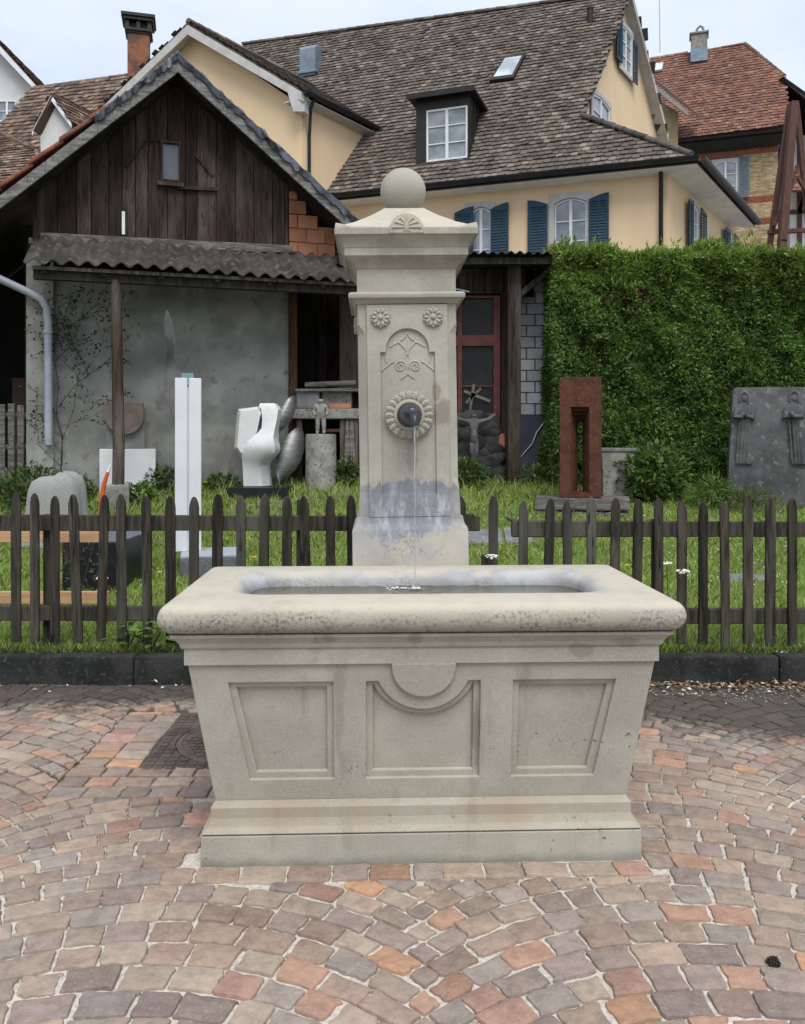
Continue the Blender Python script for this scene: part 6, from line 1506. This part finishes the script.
def leafy(parent, name, centre, spread, n, L, W, cols, up=.5, droop=.3):
    c_ = np.array(centre); s_ = np.array(spread); q = RNG.normal(0,1,(n,3)); q /= np.linalg.norm(q,axis=1,keepdims=True); r_ = RNG.uniform(.25,1,(n,1))**.6
    p = c_ + q*r_*s_; D = q*.8 + RNG.normal(0,.6,(n,3)) + np.array([0,0,up-droop]); N = RNG.normal(0,.6,(n,3)) + np.array([0,-.3,1])
    o = leaves(name, p, D, N, RNG.uniform(L*.6,L*1.2,n), RNG.uniform(W*.6,W*1.2,n), rand_col(n, cols), m_leaf); return set_parent(o, parent)
DK = [(.070,.115,.035),(.085,.140,.040),(.060,.10,.030)]; MD = [(.10,.17,.04),(.13,.21,.05),(.085,.145,.035)]
def weed(px, d, hgt, rad, lab, cols, n=500, L=.09, W=.045, name='weed', cat='plant', group=None):
    x_ = P(px,0,d).x; z_ = gz(d)
    o = thing(name, lab, cat, (x_, d, z_), 0, group)
    b = MB()
    for k in range(7): a_ = random.uniform(0,6.28); b.tube([(x_,d,z_-.02),(x_+rad*.4*math.cos(a_),d+rad*.3*math.sin(a_),z_+hgt*.5),(x_+rad*.75*math.cos(a_),d+rad*.6*math.sin(a_),z_+hgt*random.uniform(.7,1))],[.008,.006,.003],5)
    b.build('stem', m_twig, o, smooth=60); leafy(o, 'foliage', (x_,d,z_+hgt*.48), (rad,rad*.7,hgt*.5), n, L, W, cols); return o
for a_ in ((30,11.6,.58,.40,'dark green weeds at the left corner of the barn wall beside the downpipe',DK,600),(72,11.7,.40,.30,'green weeds between the downpipe and the disc plinth',DK,600),(160,12.2,.42,.3,'low weeds at the foot of the barn wall beside the disc plinth',DK,420),(10,11.2,.5,.4,'weeds under the grey fence at the left edge',DK,600),
           (140,11.6,.30,.28,'grassy weeds in front of the white disc plinth',MD,360),(222,12.4,.25,.25,'low weeds at the barn wall left of the marble sculpture',DK,260),(345,12.6,.45,.25,'weeds growing between the workbench and the pillar',DK,380),(466,12.5,.48,.36,'dark grassy clump at the foot of the rubble wall right of the pillar',DK,800),(535,12.9,.3,.3,'sparse weeds before the blue wall base',DK,220)):
    weed(*a_)
sb = weed(652,11.75,.85,.52,'broad-leaved shrub growing out of the hedge foot behind the trough',MD+DK,1500,.11,.065,'shrub','shrub')
weed(712,11.35,.45,.30,'tall loose green plant at the left foot of the relief slab',MD,520,.16,.02); weed(752,11.2,.28,.34,'dry grass growing over the base of the relief slab',[(.11,.12,.035),(.09,.12,.03)],380,.16,.014)
weed(78,6.95,.62,.22,'wispy pale weed stalks in front of the black block',[(.09,.12,.07),(.06,.08,.04)],110,.05,.016)
weed(118,9.2,.42,.3,'leafy weeds beside the black block',MD,420,.12,.025)
for px, py, lab in ((128,641,'broad-leaved seedling at the kerb, left one under the fence'),(152,637,'broad-leaved seedling at the kerb, middle one under the fence'),(178,645,'broad-leaved seedling at the kerb beside the trough corner')):
    d = 5.235; p = P(px,py,d); o = thing('seedling', lab, 'plant', (p.x,d,.17), 0, 'seedlings at the kerb'); n = 26
    q = np.tile([p.x,d,.18],(n,1)) + RNG.normal(0,1,(n,3))*[.055,.03,.0] + np.c_[np.zeros(n),np.zeros(n),RNG.uniform(.02,.17,n)]; a_ = RNG.uniform(0,6.28,n)
    lo = leaves('foliage', q, np.c_[np.cos(a_),np.sin(a_)*.7-.2,RNG.uniform(-.2,.3,n)], np.c_[RNG.normal(0,.2,(n,2)),np.ones(n)], RNG.uniform(.05,.10,n), RNG.uniform(.03,.055,n), rand_col(n,MD,.9,1.4), m_leaf); set_parent(lo, o)
    b = MB(); 
    for k in range(0,n,3): b.tube([(p.x,d,.165), tuple(q[k])], .003, 4)
    b.build('stem', m_twig, o, smooth=0)
# climbing plant on the rendered wall
cl = thing('climbing_plant', 'sparse dark climbing plant spreading over the left part of the barn wall', 'climbing plant', BF.w(.2,-.05,gz(12)))
b = MB(BF.M); lp_, ld_ = [], []
def climb(p, ang, L, r_, depth):
    pts = [p]; x_, z_ = p[0], p[2]
    for k in range(6):
        ang += random.gauss(0,.22); x_ += L/6*math.cos(ang); z_ += L/6*math.sin(ang)
        if x_ > 1.25 or x_ < -.2 or z_ > 4.0: break
        pts.append((x_, -.03-random.uniform(0,.02), z_))
        for _ in range(2 if depth else 1): lp_.append(tuple(BF.M @ Vector((x_+random.gauss(0,.03),-.05-random.uniform(0,.04),z_+random.gauss(0,.03))))); ld_.append((random.gauss(0,1),-.5,random.gauss(-.3,.7)))
    if len(pts) > 1: b.tube(pts, [r_*(1-.6*i/len(pts)) for i in range(len(pts))], 4)
    if depth < 3:
        for q in pts[1:]:
            if random.random() < .55: climb(q, ang+random.choice((-1,1))*random.uniform(.3,1.0), L*.6, r_*.6, depth+1)
climb((.28,-.03,.75), 1.5, 2.3, .007, 0); climb((.12,-.05,.75), 1.6, 2.6, .006, 0); climb((.22,-.03,2.0), 1.0, 1.2, .005, 1); climb((.2,-.03,2.7), .6, 1.0, .005, 1); climb((.2,-.03,3.1), .15, .8, .004, 2)
b.build('stem', m_twig, cl, smooth=0); n = len(lp_)
lo = leaves('foliage', np.array(lp_), np.array(ld_), np.c_[RNG.normal(0,.4,n),-np.ones(n),RNG.normal(0,.4,n)], RNG.uniform(.03,.06,n), RNG.uniform(.02,.035,n), rand_col(n,[(.03,.035,.018),(.025,.04,.016),(.045,.035,.022)]), m_leaf); set_parent(lo, cl)
# dandelions, each a thing
dz = None
for i, (px, py) in enumerate(((91,477),(108,478),(117,477),(206,484),(218,484),(254,556),(160,570),(277,473),(274,476),(644,516),(627,563),(99,500),(745,566),(706,545),(240,530),(760,535),(803,495))):
    p = gat(px, py, .13); base = dwn(p, .0)
    if dz is None:
        dz = thing('dandelion', 'yellow dandelion flower standing in the grass', 'flower', base, 0, 'dandelions in the lawn')
        b = MB(); b.tube([base, base+Vector((.004,0,.12))], .003, 5); b.build('stem', m_twig, dz, smooth=0)
        b = MB(); top = base+Vector((.004,0,.125))
        for ring_, (m_, r_, e) in enumerate(((14,.026,.15),(10,.018,.5),(6,.009,1.0))):
            for k in range(m_):
                a_ = 2*math.pi*k/m_+ring_; b.tube([top, top+Vector((r_*math.cos(a_), r_*math.sin(a_), .004+r_*e))], [.003,.0045], 4)
        b.build('flower_head', m_yellowp, dz, smooth=0)
    else: copy_tree(dz, base, random.uniform(0,6), random.uniform(.8,1.2))
# tall white flowers by the fence
wf = [(491,556,5.22,'white flower cluster in the gap right of the pillar'),(683,571,5.20,'white flower cluster in front of a right-hand fence picket'),(780,652,5.19,'white flower cluster low at the kerb on the right'),(667,563,6.4,'white flower cluster in the lawn behind the right fence'),(102,577,5.9,'white flower cluster in front of the black block')]
w0 = None
for px, py, d, lab in wf:
    p = P(px,py,d); z0 = gz(d)-.01; h_ = p.z-z0
    o = thing('white_flower', lab, 'flower', (p.x, d, z0), 0, 'white flowers along the fence')
    b = MB(); b.tube([(p.x+.01,d,z0),(p.x+.004,d,z0+h_*.5),(p.x,d,p.z)], .0025, 5); b.build('stem', m_twig, o, smooth=0)
    b = MB()
    for k in range(34): a_ = random.uniform(0,6.28); r_ = .042*math.sqrt(random.random()); b.ball((p.x+r_*math.cos(a_), d+r_*.7*math.sin(a_), p.z+random.uniform(-.008,.012)-r_*.2), random.uniform(.006,.010), 6, 4, (1,1,.6))
    b.build('flower_head', m_petal, o, smooth=60)
# dry leaf litter along the kerb on the right
n = 520; xx = RNG.uniform(1.25,2.5,n); yy = 5.05-np.abs(RNG.normal(0,.075,n))-.01; m2 = RNG.uniform(0,1,n) < .2; xx = np.where(m2, RNG.uniform(-2.6,2.6,n), xx)
a_ = RNG.uniform(0,6.28,n); lit = leaves('leaf_litter', np.c_[xx,yy,RNG.uniform(.006,.03,n)], np.c_[np.cos(a_),np.sin(a_),RNG.normal(0,.25,n)], np.c_[RNG.normal(0,.4,(n,2)),np.ones(n)], RNG.uniform(.02,.05,n), RNG.uniform(.01,.022,n), rand_col(n,[(.26,.15,.08),(.20,.12,.07),(.34,.24,.15),(.16,.10,.06),(.55,.50,.42)]), M_leaf('dry_leaf', .1)); tag(lit, kind='stuff')
n = 190; k_ = RNG.integers(0,2,n); xx = np.where(k_ == 0, RNG.normal(1.72,.16,n), RNG.normal(2.2,.2,n)); yy = np.where(k_ == 0, RNG.normal(4.84,.02,n), RNG.normal(4.80,.07,n))
a_ = RNG.uniform(0,6.28,n); lit = leaves('fallen_petals', np.c_[xx,yy,RNG.uniform(.008,.014,n)], np.c_[np.cos(a_),np.sin(a_),RNG.normal(0,.2,n)], np.c_[RNG.normal(0,.3,(n,2)),np.ones(n)], RNG.uniform(.008,.018,n), RNG.uniform(.006,.012,n), rand_col(n,[(.6,.58,.52),(.5,.47,.4)],.8,1.1), M_leaf('petal_litter', .1)); tag(lit, kind='stuff')
# little moss and grass line on top of the kerb and in the back joints
n = 5200; xx = RNG.uniform(-4,4,n); yy = np.where(RNG.uniform(0,1,n) < .7, RNG.normal(5.19,.02,n), RNG.uniform(5.17,5.3,n)); zz = np.where(yy < 5.17, .165, .15); h = RNG.uniform(.02,.09,n)
a_ = RNG.uniform(0,6.28,n); gl = leaves('kerb_grass', np.c_[xx,yy,zz], np.c_[np.cos(a_)*.5,np.sin(a_)*.5-.15,np.ones(n)*.8], np.c_[RNG.normal(0,1,(n,3))], h, RNG.uniform(.005,.010,n), rand_col(n,[(.09,.13,.03),(.13,.15,.05),(.07,.10,.025),(.17,.16,.07)]), m_leaf); tag(gl, kind='stuff')
